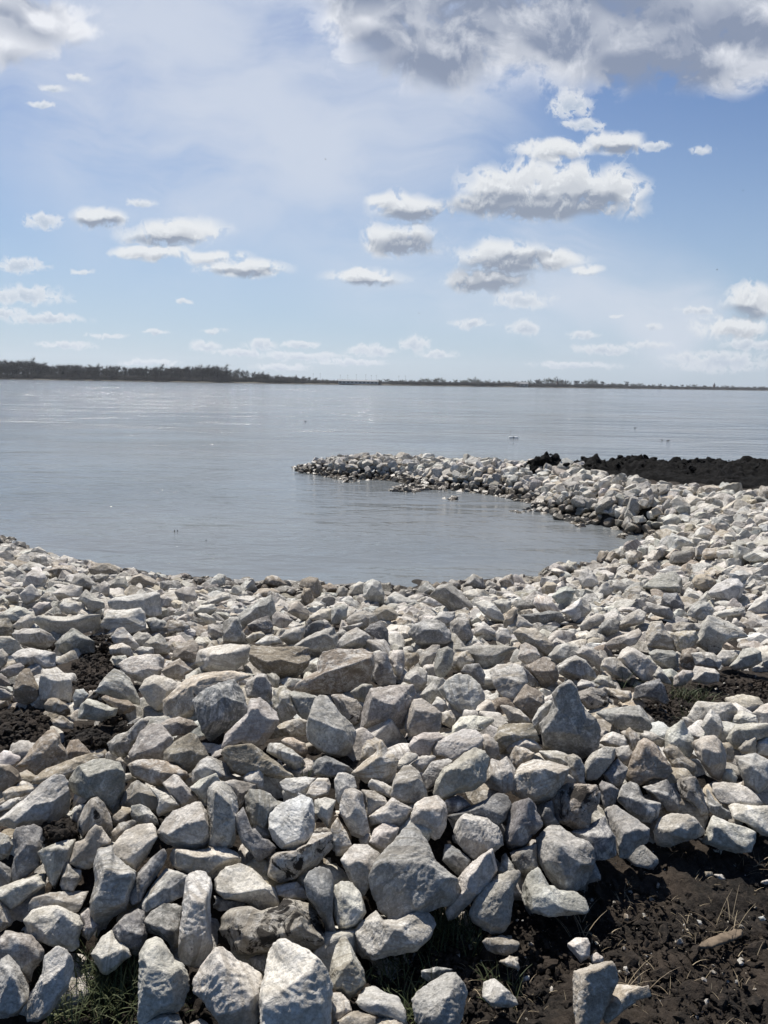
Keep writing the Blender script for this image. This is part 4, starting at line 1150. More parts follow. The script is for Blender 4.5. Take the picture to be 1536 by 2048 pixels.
def traced_rock(rk, seed):
    r = np.random.default_rng(1000 + seed)
    P, Rd = rk['P'], rk['R']
    x0, y0 = P.min(0)
    x1, y1 = P.max(0)
    cpx = P.mean(0) * 0.5 + np.array([(x0 + x1) / 2, (y0 + y1) / 2]) * 0.5
    area = poly_area(P)
    size_px = math.sqrt(area)
    Q, s = surf_hit(*cpx)
    half = 0.5 * (y1 - y0) * s / F
    Q, s = surf_hit(cpx[0], cpx[1], min(0.22, 0.05 + 0.62 * half))
    d = ray(*cpx)
    rgt = np.cross(d, [0, 0, 1.0])
    rgt /= np.linalg.norm(rgt)
    up = np.cross(rgt, d)
    C0 = CAM + d * s

    def flat(p):
        k = ray(*p)
        q = CAM + k * (s / np.dot(k, d))
        q = q - C0
        return np.array([q @ rgt, q @ up])

    A = np.array([flat(p) for p in P])
    w, h = np.ptp(A[:, 0]), np.ptp(A[:, 1])
    size = math.sqrt(poly_area(A))
    t = min(0.50 * size, 0.66 * min(w, h))
    t = max(t, 0.34 * size)
    flatface = rk['tone'] in 'GD'
    ym, yM = A[:, 1].min(), A[:, 1].max()
    cA = A.mean(0)
    pts3 = []
    for a in A:
        v = (a[1] - ym) / (yM - ym + 1e-9)
        dep = (-0.12 + (0.35 if flatface else 0.62) * v ** 1.3) * t + r.normal() * 0.07 * t
        pts3.append([a[0], a[1], dep])
    if len(Rd):
        Rp = np.array([flat(p) for p in Rd])
    else:
        k = r.integers(1, 3)
        Rp = cA + np.stack([r.uniform(-.25, .25, k) * w, r.uniform(-.05, .28, k) * h], 1)
    for a in Rp:
        pts3.append([a[0], a[1], -(0.42 if flatface else 0.85) * t])
    for a in A:
        v = (a[1] - ym) / (yM - ym + 1e-9)
        if v < 0.5:
            q = cA + (a - cA) * r.uniform(.66, .86)
            pts3.append([q[0], q[1], -(0.40 if flatface else 0.62) * t * r.uniform(.75, 1.1)])
        q = cA + (a - cA) * r.uniform(.5, .8)
        pts3.append([q[0], q[1], t * r.uniform(.8, 1.35)])
    pts3 = np.array(pts3)
    cen, n, hh = hull_planes(pts3)
    # chipped corners
    U = rand_dirs(11, r)
    ru = radial(U, n, hh, 60)
    nn = U + 0.4 * rand_dirs(11, r)
    nn /= np.linalg.norm(nn, axis=1)[:, None]
    hn = np.einsum('ij,ij->i', nn, U) * ru * r.uniform(.92, .995, 11)
    ok = hn > 0.35 * size * 0.5
    n2, h2 = np.concatenate([n, nn[ok]]), np.concatenate([hh, hn[ok]])
    lev = 6 if size_px > 74 else (5 if size_px > 34 else 4)
    D, Fc = ico(lev)
    rr = radial(D, n2, h2, 130 if size_px > 40 else 70)
    def pol_r(poly, th):
        res = np.full(len(th), 0.0)
        c = cen[:2]
        dx, dy = np.cos(th), np.sin(th)
        m = len(poly)
        for i in range(m):
            p, q = poly[i] - c, poly[(i + 1) % m] - c
            e = q - p
            den = dx * e[1] - dy * e[0]
            with np.errstate(divide='ignore', invalid='ignore'):
                tt = (p[0] * e[1] - p[1] * e[0]) / den
                uu = (p[0] * dy - p[1] * dx) / den
            hit = (uu >= 0) & (uu <= 1) & (tt > 0) & np.isfinite(tt)
            res = np.where(hit, np.maximum(res, tt), res)
        return res
    # let the silhouette follow the traced outline all round (concave parts too)
    th = np.linspace(-math.pi, math.pi, 121)
    r1 = pol_r(A, th)
    r1 = np.where(r1 > 0, r1, np.median(r1))
    Pl = D * rr[:, None]
    ang = np.arctan2(Pl[:, 1], Pl[:, 0])
    rp = np.hypot(Pl[:, 0], Pl[:, 1])
    bins = np.clip(((ang + math.pi) / (2 * math.pi) * 120).round().astype(int), 0, 120)
    cur = np.zeros(121)
    np.maximum.at(cur, bins, rp)
    cur[0] = cur[120] = max(cur[0], cur[120])
    cur = np.where(cur > 0, cur, r1)
    fac = np.clip(r1 / cur, 0.6, 1.9)
    fd = np.interp(ang, th, fac)
    near_rim = np.clip((rp / np.interp(ang, th, cur) - 0.35) / 0.5, 0, 1)
    gm = np.median(fac)
    Pl[:, :2] *= (gm + (fd - gm) * near_rim)[:, None]
    rr = np.linalg.norm(Pl, axis=1)
    S = Pl / size
    o3 = r.uniform(0, 200, 3)
    ax = rand_dirs(1, r)[0]
    Sa = S + ax * (S @ ax)[:, None] * 1.6
    nz = 0.024 * perlin(S * 2.6 + o3) + 0.015 * perlin(Sa * 6.5 + o3) - 0.013 * np.abs(perlin(S * 5.2 + o3 + 40)) + 0.007 * perlin(Sa * 15 + o3)
    if lev >= 6:
        nz = nz + 0.005 * perlin(S * 30 + o3) - 0.004 * np.abs(perlin(S * 15 + o3 + 9))
    Pl = Pl + D * (nz * size)[:, None]
    Pl = Pl * 1.05 + cen
    W = C0 + Pl[:, :1] * rgt + Pl[:, 1:2] * up + Pl[:, 2:] * d
    return W, Fc, tint_for(rk['tone'], r), area


rocks = parse_rocks()
built = []
for i, rk in enumerate(rocks):
    W, Fc, tint, area = traced_rock(rk, i)
    if rk['label']:
        zb = W[:, 2].min()
        loc = (float(W[:, 0].mean()), float(W[:, 1].mean()), float(zb))
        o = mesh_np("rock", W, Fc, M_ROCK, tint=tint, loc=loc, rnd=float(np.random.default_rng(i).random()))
        tag(o, rk['label'], "rock", "rocks heaped along the lake shore")
    else:
        built.append((W, Fc, np.tile(tint, (len(W), 1))))

def rot_mats(k, r):
    q = r.normal(size=(k, 4))
    q /= np.linalg.norm(q, axis=1)[:, None]
    w, x, y, z = q.T
    return np.stack([np.stack([1 - 2 * (y * y + z * z), 2 * (x * y - z * w), 2 * (x * z + y * w)], 1),
                     np.stack([2 * (x * y + z * w), 1 - 2 * (x * x + z * z), 2 * (y * z - x * w)], 1),
                     np.stack([2 * (x * z - y * w), 2 * (y * z + x * w), 1 - 2 * (x * x + y * y)], 1)], 1)


# ---- fill stones: everything too small or too far to single out
def templates(k, lev, n_planes=(5, 9), rough=1.0):
    out = []
    D, Fc = ico(lev)
    for i in range(k):
        r = np.random.default_rng(500 + i + lev * 100)
        m = r.integers(*n_planes)
        ax = rot_mats(1, r)[0]
        n = np.concatenate([ax, -ax])
        n = n + .22 * rand_dirs(6, r)
        h = np.tile(r.uniform(.5, 1.0, 3), 2) * r.uniform(.85, 1.15, 6)
        n3 = rand_dirs(m, r)
        h3 = np.abs(n3 @ ax.T) @ h[:3] * r.uniform(.60, .92, m)
        n = np.concatenate([n, n3])
        n /= np.linalg.norm(n, axis=1)[:, None]
        h = np.concatenate([h, h3])
        rr = np.minimum(radial(D, n, h, 60), 1.9)
        P = D * rr[:, None]
        P = P + D * (rough * (0.03 * perlin(P * 2.2 + i * 9) - 0.03 * np.abs(perlin(P * 4.5 + i * 5)) + 0.012 * perlin(P * 11 + i)))[:, None]
        out.append(P / np.linalg.norm(P, axis=1).mean())
    return out, Fc


PILE = [(-700, 1050), (-250, 1056), (0, 1074), (100, 1118), (250, 1144), (450, 1166), (640, 1177), (900, 1172), (1050, 1158), (1150, 1135), (1180, 1105), (1170, 1075),
        (1100, 1055), (1000, 1030), (860, 1000), (680, 968), (575, 938), (600, 915), (720, 885), (850, 885), (1060, 890), (1120, 930), (1200, 955), (1300, 972),
        (1536, 990), (2600, 1000), (2600, 1600), (1536, 1680), (1400, 1680), (1200, 1700), (1180, 1760), (1030, 1800), (870, 1860), (700, 1900), (560, 1940),
        (400, 1890), (250, 1900), (150, 1930), (100, 2010), (-700, 2060)]
BARE = [[(1275, 1405), (1330, 1365), (1420, 1345), (1700, 1320), (1700, 1425), (1500, 1415), (1390, 1415), (1370, 1455), (1310, 1455)],
        [(-100, 1405), (15, 1402), (95, 1432), (105, 1462), (40, 1505), (-100, 1520)],
        [(140, 1310), (215, 1285), (230, 1330), (200, 1390), (145, 1380)],
        [(150, 1440), (220, 1440), (215, 1505), (150, 1490)]]
polys = [(rk['P'], rk['P'].min(0) - 2, rk['P'].max(0) + 2) for rk in rocks]
n_near_cut = 7.2


def scatter_fill():
    r = np.random.default_rng(77)
    parts = []
    # candidate centres, jittered grid, finer near the camera where gaps show small stones
    cand = []
    for (ya, yb, sp, smin, smax, lift) in ((1.4, 7.5, .125, .05, .115, 0.02), (7.5, 30, .16, .07, .17, 0.02), (7.5, 12.5, .20, .07, .19, .10), (12.5, 30, .21, .07, .25, .11)):
        xs = np.arange(-14, 16, sp)
        ys = np.arange(ya, yb, sp)
        X, Y = np.meshgrid(xs, ys)
        X = X.ravel() + r.uniform(-.45, .45, X.size) * sp
        Y = Y.ravel() + r.uniform(-.45, .45, Y.size) * sp
        sz = smin + (smax - smin) * r.beta(1.5, 2.4, X.size)
        cand.append(np.stack([X, Y, sz, np.full_like(X, lift)], 1))
    cand = np.concatenate(cand)
    Z = H(cand[:, 0], cand[:, 1])
    P = np.stack([cand[:, 0], cand[:, 1], Z + cand[:, 3]], 1)
    px, dep = project(P)
    ok = (dep > 0.5) & in_poly(px, PILE) & (px[:, 0] > -650) & (px[:, 0] < 2500)
    for bp in BARE: ok &= ~in_poly(px, bp)
    ok &= Z > -0.14
    ok &= ~((Z < 0.12) & (cand[:, 3] > 0.1))
    far_back = (cand[:, 1] > 24.8)
    ok &= ~far_back
    cand, Z, px, P = cand[ok], Z[ok], px[ok], P[ok]
    inside = np.zeros(len(px), bool)
    for (pp, lo, hi) in polys:
        m = (px[:, 0] > lo[0]) & (px[:, 0] < hi[0]) & (px[:, 1] > lo[1]) & (px[:, 1] < hi[1])
        if m.any():
            idx = np.where(m)[0]
            inside[idx] |= in_poly(px[idx], pp)
    near = cand[:, 1] < 7.5
    traced_zone = (px[:, 1] > 1150) | ((px[:, 0] > 1130) & (px[:, 1] > 1120)) | (px[:, 0] < 500)
    drop = np.where(inside, -0.075, -0.04) * near - 0.05 * (traced_zone & ~near)
    lifted = cand[:, 3] > .05
    keep = ~(traced_zone & lifted)
    tip = np.interp(px[:, 0], [590, 800], [.55, 1.0])
    cand[:, 2] *= np.where((px[:, 1] < 1010) & (px[:, 0] < 800), tip, 1.0)
    zc = Z + cand[:, 3] + drop + cand[:, 2] * 0.25
    tl3, f3 = templates(30, 3)
    tl4, f4 = templates(16, 4)
    rm = rot_mats(len(cand), r)
    for i in np.where(keep)[0]:
        big = cand[i, 2] * F / max(cand[i, 1], 1) > 30
        tl, f = (tl4, f4) if big else (tl3, f3)
        T = tl[r.integers(len(tl))]
        sc = cand[i, 2] * np.array([1.0, r.uniform(.65, 1.0), r.uniform(.5, .85)])
        V = (T * sc) @ rm[i].T
        V[:, 2] *= 0.85
        V = V + np.array([cand[i, 0], cand[i, 1], zc[i]])
        tone = r.choice(['w', 'W', 'g', 'w', 't', 'W', 'g', 'w', 'W', 'w', 'g', 'b' if near[i] else 'w'])
        t = tint_for(tone, r)
        t[3] *= 0.5
        parts.append((V, f, np.tile(t, (len(V), 1))))
    return parts


def join(parts):
    off, VV, FF, TT = 0, [], [], []
    for V, f, t in parts:
        VV.append(V)
        FF.append(f + off)
        TT.append(t)
        off += len(V)
    return np.concatenate(VV), np.concatenate(FF), np.concatenate(TT)


fill = scatter_fill()
V_, F_, T_ = join(fill + built)
_rr = np.random.default_rng(4)
o = mesh_np("rubble", V_, F_, M_ROCK, tint=T_, rnd=np.concatenate([np.full(len(V), _rr.random()) for V, f, t in fill + built]))
smf = np.concatenate([np.full(len(f), len(V) > 200 or len(V) < 0, dtype=bool) for V, f, t in fill + built])
o.data.polygons.foreach_set("use_smooth", smf)
tag(o, "countless smaller pale stones filling the embankment and the spit", "rubble", kind="stuff")
print("rocks", len(rocks), "fill", len(fill), "verts", len(V_))


# ------------------------------------------------------------------ soil: black bank behind the spit, clods, straw, grass
def at_px(px, py, off=0.0):
    return surf_hit(px, py, off)[0]


def build_soil_bank():
    # ridge line in the photo (pixel, crest height) and how far away it runs
    ridge = [(1040, 936, .62), (1068, 920, .85), (1085, 913, .92), (1105, 908, .95), (1125, 925, .8), (1150, 928, .78), (1172, 916, .92), (1195, 920, .9), (1215, 930, .8), (1240, 914, 1.0),
             (1270, 913, 1.02), (1300, 912, 1.04), (1325, 924, 1.0), (1360, 924, 1.02), (1400, 922, 1.05), (1430, 920, 1.08), (1455, 919, 1.1), (1480, 925, 1.1), (1510, 915, 1.2),
             (1540, 919, 1.2), (1600, 922, 1.2), (1700, 930, 1.2), (1850, 925, 1.2)]
    RR = []
    for a, b_, z in ridge:
        d = ray(a, b_)
        RR.append(CAM + d * (z - CAM[2]) / d[2])
    RR = np.array(RR)
    xs = np.arange(RR[0, 0] - .4, 17.0, .045)
    cy = np.interp(xs, RR[:, 0], RR[:, 1])
    k = np.exp(-np.linspace(-2, 2, 41) ** 2)
    cy = np.convolve(np.pad(cy, 20, mode='edge'), k / k.sum(), 'valid')
    cz = np.interp(xs, RR[:, 0], RR[:, 2])
    t = np.linspace(-1, 1, 110)
    X, T = np.meshgrid(xs, t, indexing='ij')
    wid = np.interp(xs, [xs[0], xs[0] + 1.5, 6.5, 10], [.3, .8, 3.0, 4.8])
    Y = cy[:, None] + np.where(T < 0, T * wid[:, None], T * 1.3)
    base = H(X.ravel(), Y.ravel()).reshape(X.shape)
    prof = np.exp(-(np.abs(T) / .62) ** 2.2)
    end = np.clip((xs - xs[0]) / .5, 0, 1)[:, None]
    lay = np.clip((T + 1) / .15, 0, 1) * np.clip((1 - T) / .3, 0, 1)
    Z = (base - .12 + .17 * lay) + (cz[:, None] - base - .05) * prof * end
    P = np.stack([X.ravel(), Y.ravel(), Z.ravel()], 1)
    n = perlin(P * 1.6) * .09 + np.abs(perlin(P * 3.6)) * .15 + perlin(P * 8) * .10 + perlin(P * 15) * .06 + perlin(P * 28) * .035 - .07
    P[:, 2] += (n.reshape(X.shape) * (.35 + .65 * prof)).ravel()
    P[:, 1] += perlin(P * 5 + 30) * .05
    ny = len(t)
    i = np.arange(len(xs) - 1)[:, None] * ny
    j = np.arange(ny - 1)[None]
    q = np.stack([i + j, i + ny + j, i + ny + j + 1, i + j + 1], -1).reshape(-1, 4)
    o = mesh_np("soil_bank", P, q, M_WET)
    tag(o, kind="structure")
    return RR


RIDGE = build_soil_bank()


def lump_cloud(name, centers, sizes, mat, lev, seed, flat=.8):
    r = np.random.default_rng(seed)
    tl, f = templates(14, lev, (7, 12), 5.0)
    rm = rot_mats(len(centers), r)
    parts = []
    for i, (c, s) in enumerate(zip(centers, sizes)):
        T = tl[r.integers(len(tl))]
        V = (T * s * np.array([1.15, r.uniform(.4, 1), r.uniform(.3, .9)])) @ rm[i].T
        V[:, 2] *= flat
        parts.append((V + c, f, np.tile([.04, .03, .02, 1], (len(V), 1))))
    V, Fc, T = join(parts)
    return mesh_np(name, V, Fc, mat, tint=T, smooth=False)


def scatter_soil():
    r = np.random.default_rng(5)
    cs, ss = [], []
    # bare ground near the viewer
    for _ in range(8500):
        px = r.uniform(560, 1950)
        py = r.uniform(1680, 2100)
        if py < 1960 - (px - 560) * 0.30: continue
        d = ray(px, py)
        s = (1.21 - CAM[2]) / d[2]
        q = CAM + d * s
        q[2] = H(q[0], q[1])[0] + r.uniform(-.004, .012)
        cs.append(q)
        ss.append(.002 + .011 * r.random() ** 3)
    for _ in range(45):
        q = CAM + ray(r.uniform(900, 1650), r.uniform(1740, 2090)) * 1.0
        d = q - CAM
        q = CAM + d * ((1.21 - CAM[2]) / d[2])
        q[2] = H(q[0], q[1])[0] + .004
        cs.append(q)
        ss.append(r.uniform(.014, .034))
    # soil patches between the rocks, thrown-up clods on the stones
    for (cx, cy, rx, ry, n, lo, hi, lift) in ((45, 1458, 70, 45, 800, .004, .026, .05), (185, 1345, 45, 60, 550, .005, .022, .07), (175, 1480, 45, 28, 420, .005, .022, .07),
                                     (120, 1665, 42, 32, 420, .004, .017, .14), (230, 1420, 30, 30, 160, .005, .02, .05), (205, 1285, 35, 20, 200, .005, .022, .10), (110, 1290, 45, 12, 160, .006, .02, .05),
                                     (1430, 1385, 150, 35, 1300, .004, .022, .01), (1330, 1425, 60, 32, 420, .004, .018, .01), (250, 1455, 22, 12, 120, .004, .014, .12),
                                     (400, 2015, 40, 28, 260, .004, .016, .02), (170, 2000, 110, 60, 350, .004, .014, .01), (870, 1905, 60, 60, 260, .004, .014, .01)):
        for _ in range(n):
            a = r.uniform(0, 2 * math.pi)
            k = math.sqrt(r.random())
            q = at_px(cx + rx * k * math.cos(a), cy + ry * k * math.sin(a), lift * (1 - k * k) + r.uniform(-.02, .01))
            cs.append(q)
            ss.append(lo + (hi - lo) * r.random() ** 2.4)
    o = lump_cloud("soil_clods", cs, ss, M_SOIL, 2, 9)
    tag(o, "loose black soil clods and crumbs between the rocks", "soil", kind="stuff")
    # big clods on the black bank
    cs, ss = [], []
    for _ in range(700):
        x = r.uniform(RIDGE[0, 0], 13.5)
        y = np.interp(x, RIDGE[:, 0], RIDGE[:, 1]) + r.uniform(-1, .4) * np.interp(x, [RIDGE[0, 0], 6.5, 10], [.2, 1.2, 2.2])
        z = np.interp(x, RIDGE[:, 0], RIDGE[:, 2])
        b_ = H(x, y)[0]
        T = (y - np.interp(x, RIDGE[:, 0], RIDGE[:, 1])) / (3.0 if y < np.interp(x, RIDGE[:, 0], RIDGE[:, 1]) else 1.3)
        zz = b_ - .1 + (z - b_ + .1) * math.exp(-(abs(T) / .62) ** 2.2)
        cs.append(np.array([x, y, zz + .0]))
        ss.append(.015 + .07 * r.random() ** 4)
    o = lump_cloud("bank_clods", cs, ss, M_WET, 3, 10)
    tag(o, "big wet black clods covering the soil bank behind the spit", "soil", kind="stuff")


scatter_soil()


def gravel():
    r = np.random.default_rng(55)
    tl, f = templates(10, 2)
    rm = rot_mats(420, r)
    parts = []
    for i in range(420):
        px, py = (r.uniform(900, 1650), r.uniform(1700, 2090)) if i < 300 else (r.uniform(1280, 1600), r.uniform(1350, 1440))
        q = at_px(px, py, .004)
        s_ = .002 + .010 * r.random() ** 3
        V = (tl[r.integers(10)] * s_ * np.array([1, .8, .55])) @ rm[i].T + q
        parts.append((V, f, np.tile(tint_for(r.choice(['w', 't', 'g', 'b']), r), (len(V), 1))))
    V, Fc, T = join(parts)
    o = mesh_np("gravel", V, Fc, M_ROCK, tint=T, smooth=False, rnd=.5)
    tag(o, "scattered pale limestone chips lying on the dark soil", "gravel", kind="stuff")


gravel()


def blades(name, specs, seed, label, cat):
    """specs: (centre, radius, count, length, width, lean, colour a, colour b)"""
    r = np.random.default_rng(seed)
    V, Fc, T = [], [], []
    for (c, rad, cnt, ln, wd, lean, ca, cb_) in specs:
        for _ in range(cnt):
            a = r.uniform(0, 2 * math.pi)
            k = rad * math.sqrt(r.random())
            x, y = c[0] + k * math.cos(a), c[1] + k * math.sin(a)
            z = (H(x, y)[0] + .0) if c[2] is None else c[2]
            L_ = ln * r.uniform(.4, 1.2)
            az = r.uniform(0, 2 * math.pi)
            tilt = lean * r.uniform(.3, 1.1)
            dirh = np.array([math.cos(az), math.sin(az), 0])
            side = np.array([-math.sin(az), math.cos(az), 0]) * wd * r.uniform(.6, 1.3)
            n = 5
            b0 = len(V)
            p = np.array([x, y, z])
            for s in range(n):
                t = s / (n - 1)
                ti = tilt * (0.5 + 0.9 * t)
                if s: p = p + (dirh * math.sin(ti) + np.array([0, 0, math.cos(ti)])) * L_ / (n - 1)
                w = (1 - t * .85)
                V.append(p - side * w)
                V.append(p + side * w)
            m = r.random()
            col = np.array(ca) * (1 - m) + np.array(cb_) * m
            T += [[*col, 1]] * (2 * n)
            for s in range(n - 1):
                q = b0 + 2 * s
                Fc.append([q, q + 1, q + 3, q + 2])
    o = mesh_np(name, V, Fc, M_BLADE, tint=np.array(T), smooth=True)
    tag(o, label, cat, kind="stuff")


def g(px, py, lift=0.0):
    q = at_px(px, py)
    return (q[0], q[1], None)


GR1, GR2 = (.030, .048, .014), (.085, .095, .038)
ST1, ST2 = (.16, .12, .075), (.38, .31, .20)
gspec = []
for (px, py, rad, cnt, ln) in ((180, 1960, .07, 170, .09), (225, 1990, .08, 190, .09), (160, 2020, .08, 150, .09), (250, 2030, .08, 120, .08), (130, 1990, .04, 60, .08),
                               (890, 1860, .05, 170, .08), (925, 1885, .06, 130, .08), (860, 1890, .05, 90, .07), (800, 2035, .04, 60, .08), (845, 2045, .03, 40, .10), (820, 1960, .08, 80, .07),
                               (760, 1925, .08, 90, .06), (1375, 1398, .12, 120, .10), (1390, 1405, .10, 60, .10), (1385, 1452, .06, 60, .10), (1455, 1465, .05, 60, .09), (1250, 1376, .05, 25, .12),
                               (395, 2010, .04, 70, .05), (610, 1572, .02, 10, .10), (1000, 1990, .06, 50, .07)):
    gspec.append((g(px, py), rad, cnt, ln, .0022, .95, GR1, GR2))
blades("grass", gspec, 21, "short green grass tufts growing from the dark soil", "grass")
sspec = []
rs = np.random.default_rng(3)
for _ in range(120):
    px, py = rs.uniform(900, 1620), rs.uniform(1740, 2090)
    d = ray(px, py)
    q = CAM + d * (1.22 - CAM[2]) / d[2]
    sspec.append(((q[0], q[1], None), .05, 3, .045, .0011, 1.5, ST1, ST2))
for (px, py, n) in ((380, 1165, 14), (555, 1167, 10), (1500, 1735, 16), (1170, 1870, 12), (1460, 1860, 20), (1250, 1990, 14), (1340, 1700, 12), (50, 1450, 12), (720, 1500, 16), (120, 1640, 10)):
    sspec.append((g(px, py), .05, n, .11, .0012, 1.1, ST1, ST2))
blades("straw", sspec, 22, "thin dry stems and roots lying in the dark soil", "straw")


def wood_piece():
    A, B = at_px(1394, 1904), at_px(1482, 1884)
    A = A + np.array([0, 0, .012])
    B = B + np.array([0, 0, .035])
    ax = B - A
    Ln = np.linalg.norm(ax)
    ax /= Ln
    sd_ = np.cross(ax, [0, 0, 1.0])
    sd_ /= np.linalg.norm(sd_)
    upv = np.cross(sd_, ax)
    n, m = 40, 12
    V = []
    for i in range(n):
        t = i / (n - 1)
        w = .015 * min(1, t / .25 + .08) * min(1, (1 - t) / .12 + .15)
        for j in range(m):
            a = 2 * math.pi * j / m
            x = math.copysign(abs(math.cos(a)) ** .6, math.cos(a)) * w
            z = math.copysign(abs(math.sin(a)) ** .6, math.sin(a)) * .006
            V.append(A + ax * (t * Ln) + sd_ * x + upv * z)
    V = np.array(V)
    S = (V - A)
    V = V + upv * (perlin(np.stack([S @ ax * 12, S @ sd_ * 160, S @ upv * 20], 1)) * .003)[:, None] + sd_ * (perlin(V * 120) * .0035)[:, None]
    Fc = [[i * m + j, i * m + (j + 1) % m, (i + 1) * m + (j + 1) % m, (i + 1) * m + j] for i in range(n - 1) for j in range(m)]
    o = mesh_np("wood_splinter", V, Fc, M_WOOD, loc=tuple(V.min(0)))
    bm = bmesh.new()
    bm.from_mesh(o.data)
    bmesh.ops.holes_fill(bm, edges=bm.edges)
    bm.to_mesh(o.data)
    bm.free()
    tag(o, "flat brown splinter of weathered wood lying on the dark soil", "wood")


wood_piece()


# ------------------------------------------------------------------ things on the water
def lathe(profile, n=16):
    V, Fc = [], []
    for (x, r_) in profile:
        for j in range(n):
            a = 2 * math.pi * j / n
            V.append((x, r_ * math.cos(a), r_ * math.sin(a)))
    for i in range(len(profile) - 1):
        for j in range(n):
            Fc.append([i * n + j, i * n + (j + 1) % n, (i + 1) * n + (j + 1) % n, (i + 1) * n + j])
    return np.array(V), Fc


def water_pt(px, py):
    d = ray(px, py)
    return CAM + d * (0 - CAM[2]) / d[2]


def float_thing():
    q = water_pt(1027, 876)
    e = empty("float", tuple(q))
    tag(e, "white capsule-shaped float lying on the open water beyond the spit", "float")
    V, Fc = lathe([(-.30, .001), (-.30, .05), (-.27, .085), (-.22, .095), (-.05, .095), (-.045, .088), (.045, .088), (.05, .095), (.22, .095), (.27, .085), (.30, .05), (.30, .001)])
    V[:, 2] += .015
    b = mesh_np("float_body", V, Fc, M_FOAM, parent=e)
    V, Fc = lathe([(-.046, .0885), (-.044, .098), (.044, .098), (.046, .0885)])
    V[:, 2] += .015
    e.scale = (.85, .7, .7)
    mesh_np("band", V, Fc, M_METAL, parent=e)


float_thing()


def tube(path, radii, n=6):
    path = np.array(path, float)
    V, Fc = [], []
    for i, p in enumerate(path):
        t = path[min(i + 1, len(path) - 1)] - path[max(i - 1, 0)]
        t /= np.linalg.norm(t) + 1e-9
        a = np.cross(t, [0.13, .97, .2])
        a /= np.linalg.norm(a)
        b = np.cross(t, a)
        for j in range(n):
            th = 2 * math.pi * j / n
            V.append(p + (a * math.cos(th) + b * math.sin(th)) * radii[i])
    for i in range(len(path) - 1):
        for j in range(n):
            Fc.append([i * n + j, i * n + (j + 1) % n, (i + 1) * n + (j + 1) % n, (i + 1) * n + j])
    return V, Fc


def twig(px, py, h, bend, label):
    q = water_pt(px, py)
    V, Fc = tube([(0, 0, -.1), (0, 0, h * .4), (bend * .4, 0, h * .75), (bend, 0, h)], [.008, .007, .006, .003])
    V2, F2 = tube([(0, 0, h * .4), (-bend * .5, 0, h * .7)], [.008, .003])
    F2 = [[k + len(V) for k in f] for f in F2]
    o = mesh_np("twig", np.array(V + V2) * np.array([1, 1, 1]), Fc + F2, M_BARK)
    o.location = tuple(q)
    tag(o, label, "twig", "twigs poking out of the water")


twig(1021, 866, .22, .05, "short bent dark stick poking out of the water behind the white float")
twig(349, 1064, .045, .015, "thin twig sticking out of the calm bay water, the thicker of a pair")
twig(355, 1063, .035, -.012, "thinner twig right beside another one in the calm bay water")
twig(412, 1082, .025, .01, "lone tiny twig poking from the bay, a little nearer than the pair of twigs")
twig(1240, 1073, .06, .01, "dark twig standing in the water by the inner corner of the bay")


def waterbird(px, py, s, yaw, label):
    q = water_pt(px, py)
    me = bpy.data.meshes.new("waterbird")
    verts = [(-.16, 0, .05), (-.06, 0, .04), (.06, 0, .045), (.13, 0, .09), (.15, 0, .15), (.19, 0, .165), (.24, 0, .158)]
    me.from_pydata(verts, [(i, i + 1) for i in range(6)], [])
    o = bpy.data.objects.new("waterbird", me)
    C.objects.link(o)
    sk = o.modifiers.new("skin", 'SKIN')
    for i, rr_ in enumerate((.02, .07, .065, .03, .022, .03, .008)):
        me.skin_vertices[0].data[i].radius = (rr_, rr_)
    me.skin_vertices[0].data[1].use_root = True
    ss_ = o.modifiers.new("sub", 'SUBSURF')
    ss_.levels = ss_.render_levels = 2
    me.materials.append(M_BIRD)
    o.location = tuple(q)
    o.scale = (s, s, s * .62)
    o.rotation_euler = (0, 0, yaw)
    tag(o, label, "bird", "dark waterbirds on the lake")


waterbird(1336, 882, .62, .2, "dark waterbird swimming on the lake, the bigger one of two above the soil bank")
waterbird(1324, 880, .4, 2.9, "smaller dark waterbird just beside the bigger one above the soil bank")
waterbird(1270, 856, .6, .5, "lone dark waterbird farther out on the lake, above the spit's dark peak")
waterbird(611, 843, .55, 2.8, "tiny dark waterbird alone on the middle of the lake")


def flying_bird(px, py, dist, s, label):
    d = ray(px, py)
    q = CAM + d * dist
    V = [(-.5, .05, .12), (-.22, .06, .16), (0, .09, .03), (.22, .06, .16), (.5, .05, .12), (-.24, -.06, .15), (0, -.07, .02), (.24, -.06, .15),
         (0, .2, .02), (0, -.2, .03), (0, 0, -.04), (.035, .02, .01), (-.035, .02, .01)]
    Fc = [(0, 5, 1), (1, 5, 6), (1, 6, 2), (2, 6, 3), (3, 6, 7), (3, 7, 4), (8, 12, 10), (8, 10, 11), (9, 10, 12), (9, 11, 10), (8, 11, 12), (9, 12, 11)]
    o = mesh_np("flying_bird", np.array(V) * s, Fc, M_BIRD, smooth=False)
    o.location = tuple(q)
    o.rotation_euler = (.2, .15, 1.2)
    tag(o, label, "bird", "distant birds in the sky")


flying_bird(651, 319, 90, .45, "speck of a dark bird flying alone in the hazy upper sky")
flying_bird(1434, 540, 110, .6, "dark bird speck in the sky left of the clouds at the right edge")
flying_bird(838, 627, 120, .5, "dark bird speck low over the far shore below the cumulus clouds")
flying_bird(1486, 382, 100, .4, "dark bird speck in the blue sky right of the large lit cumulus")


# ------------------------------------------------------------------ far shore
def horizon_pt(px, D):
    """point on the water plane at horizontal distance D (along +Y axis) behind photo column px"""
    x = (px - 768.0) / F * D * 0.985
    return np.array([x, D, 0.0])


def shore_D(px):
    return np.interp(px, [-300, 0, 400, 640, 800, 1000, 1200, 1536, 1900], [560, 600, 640, 690, 760, 860, 1000, 1350, 1600])


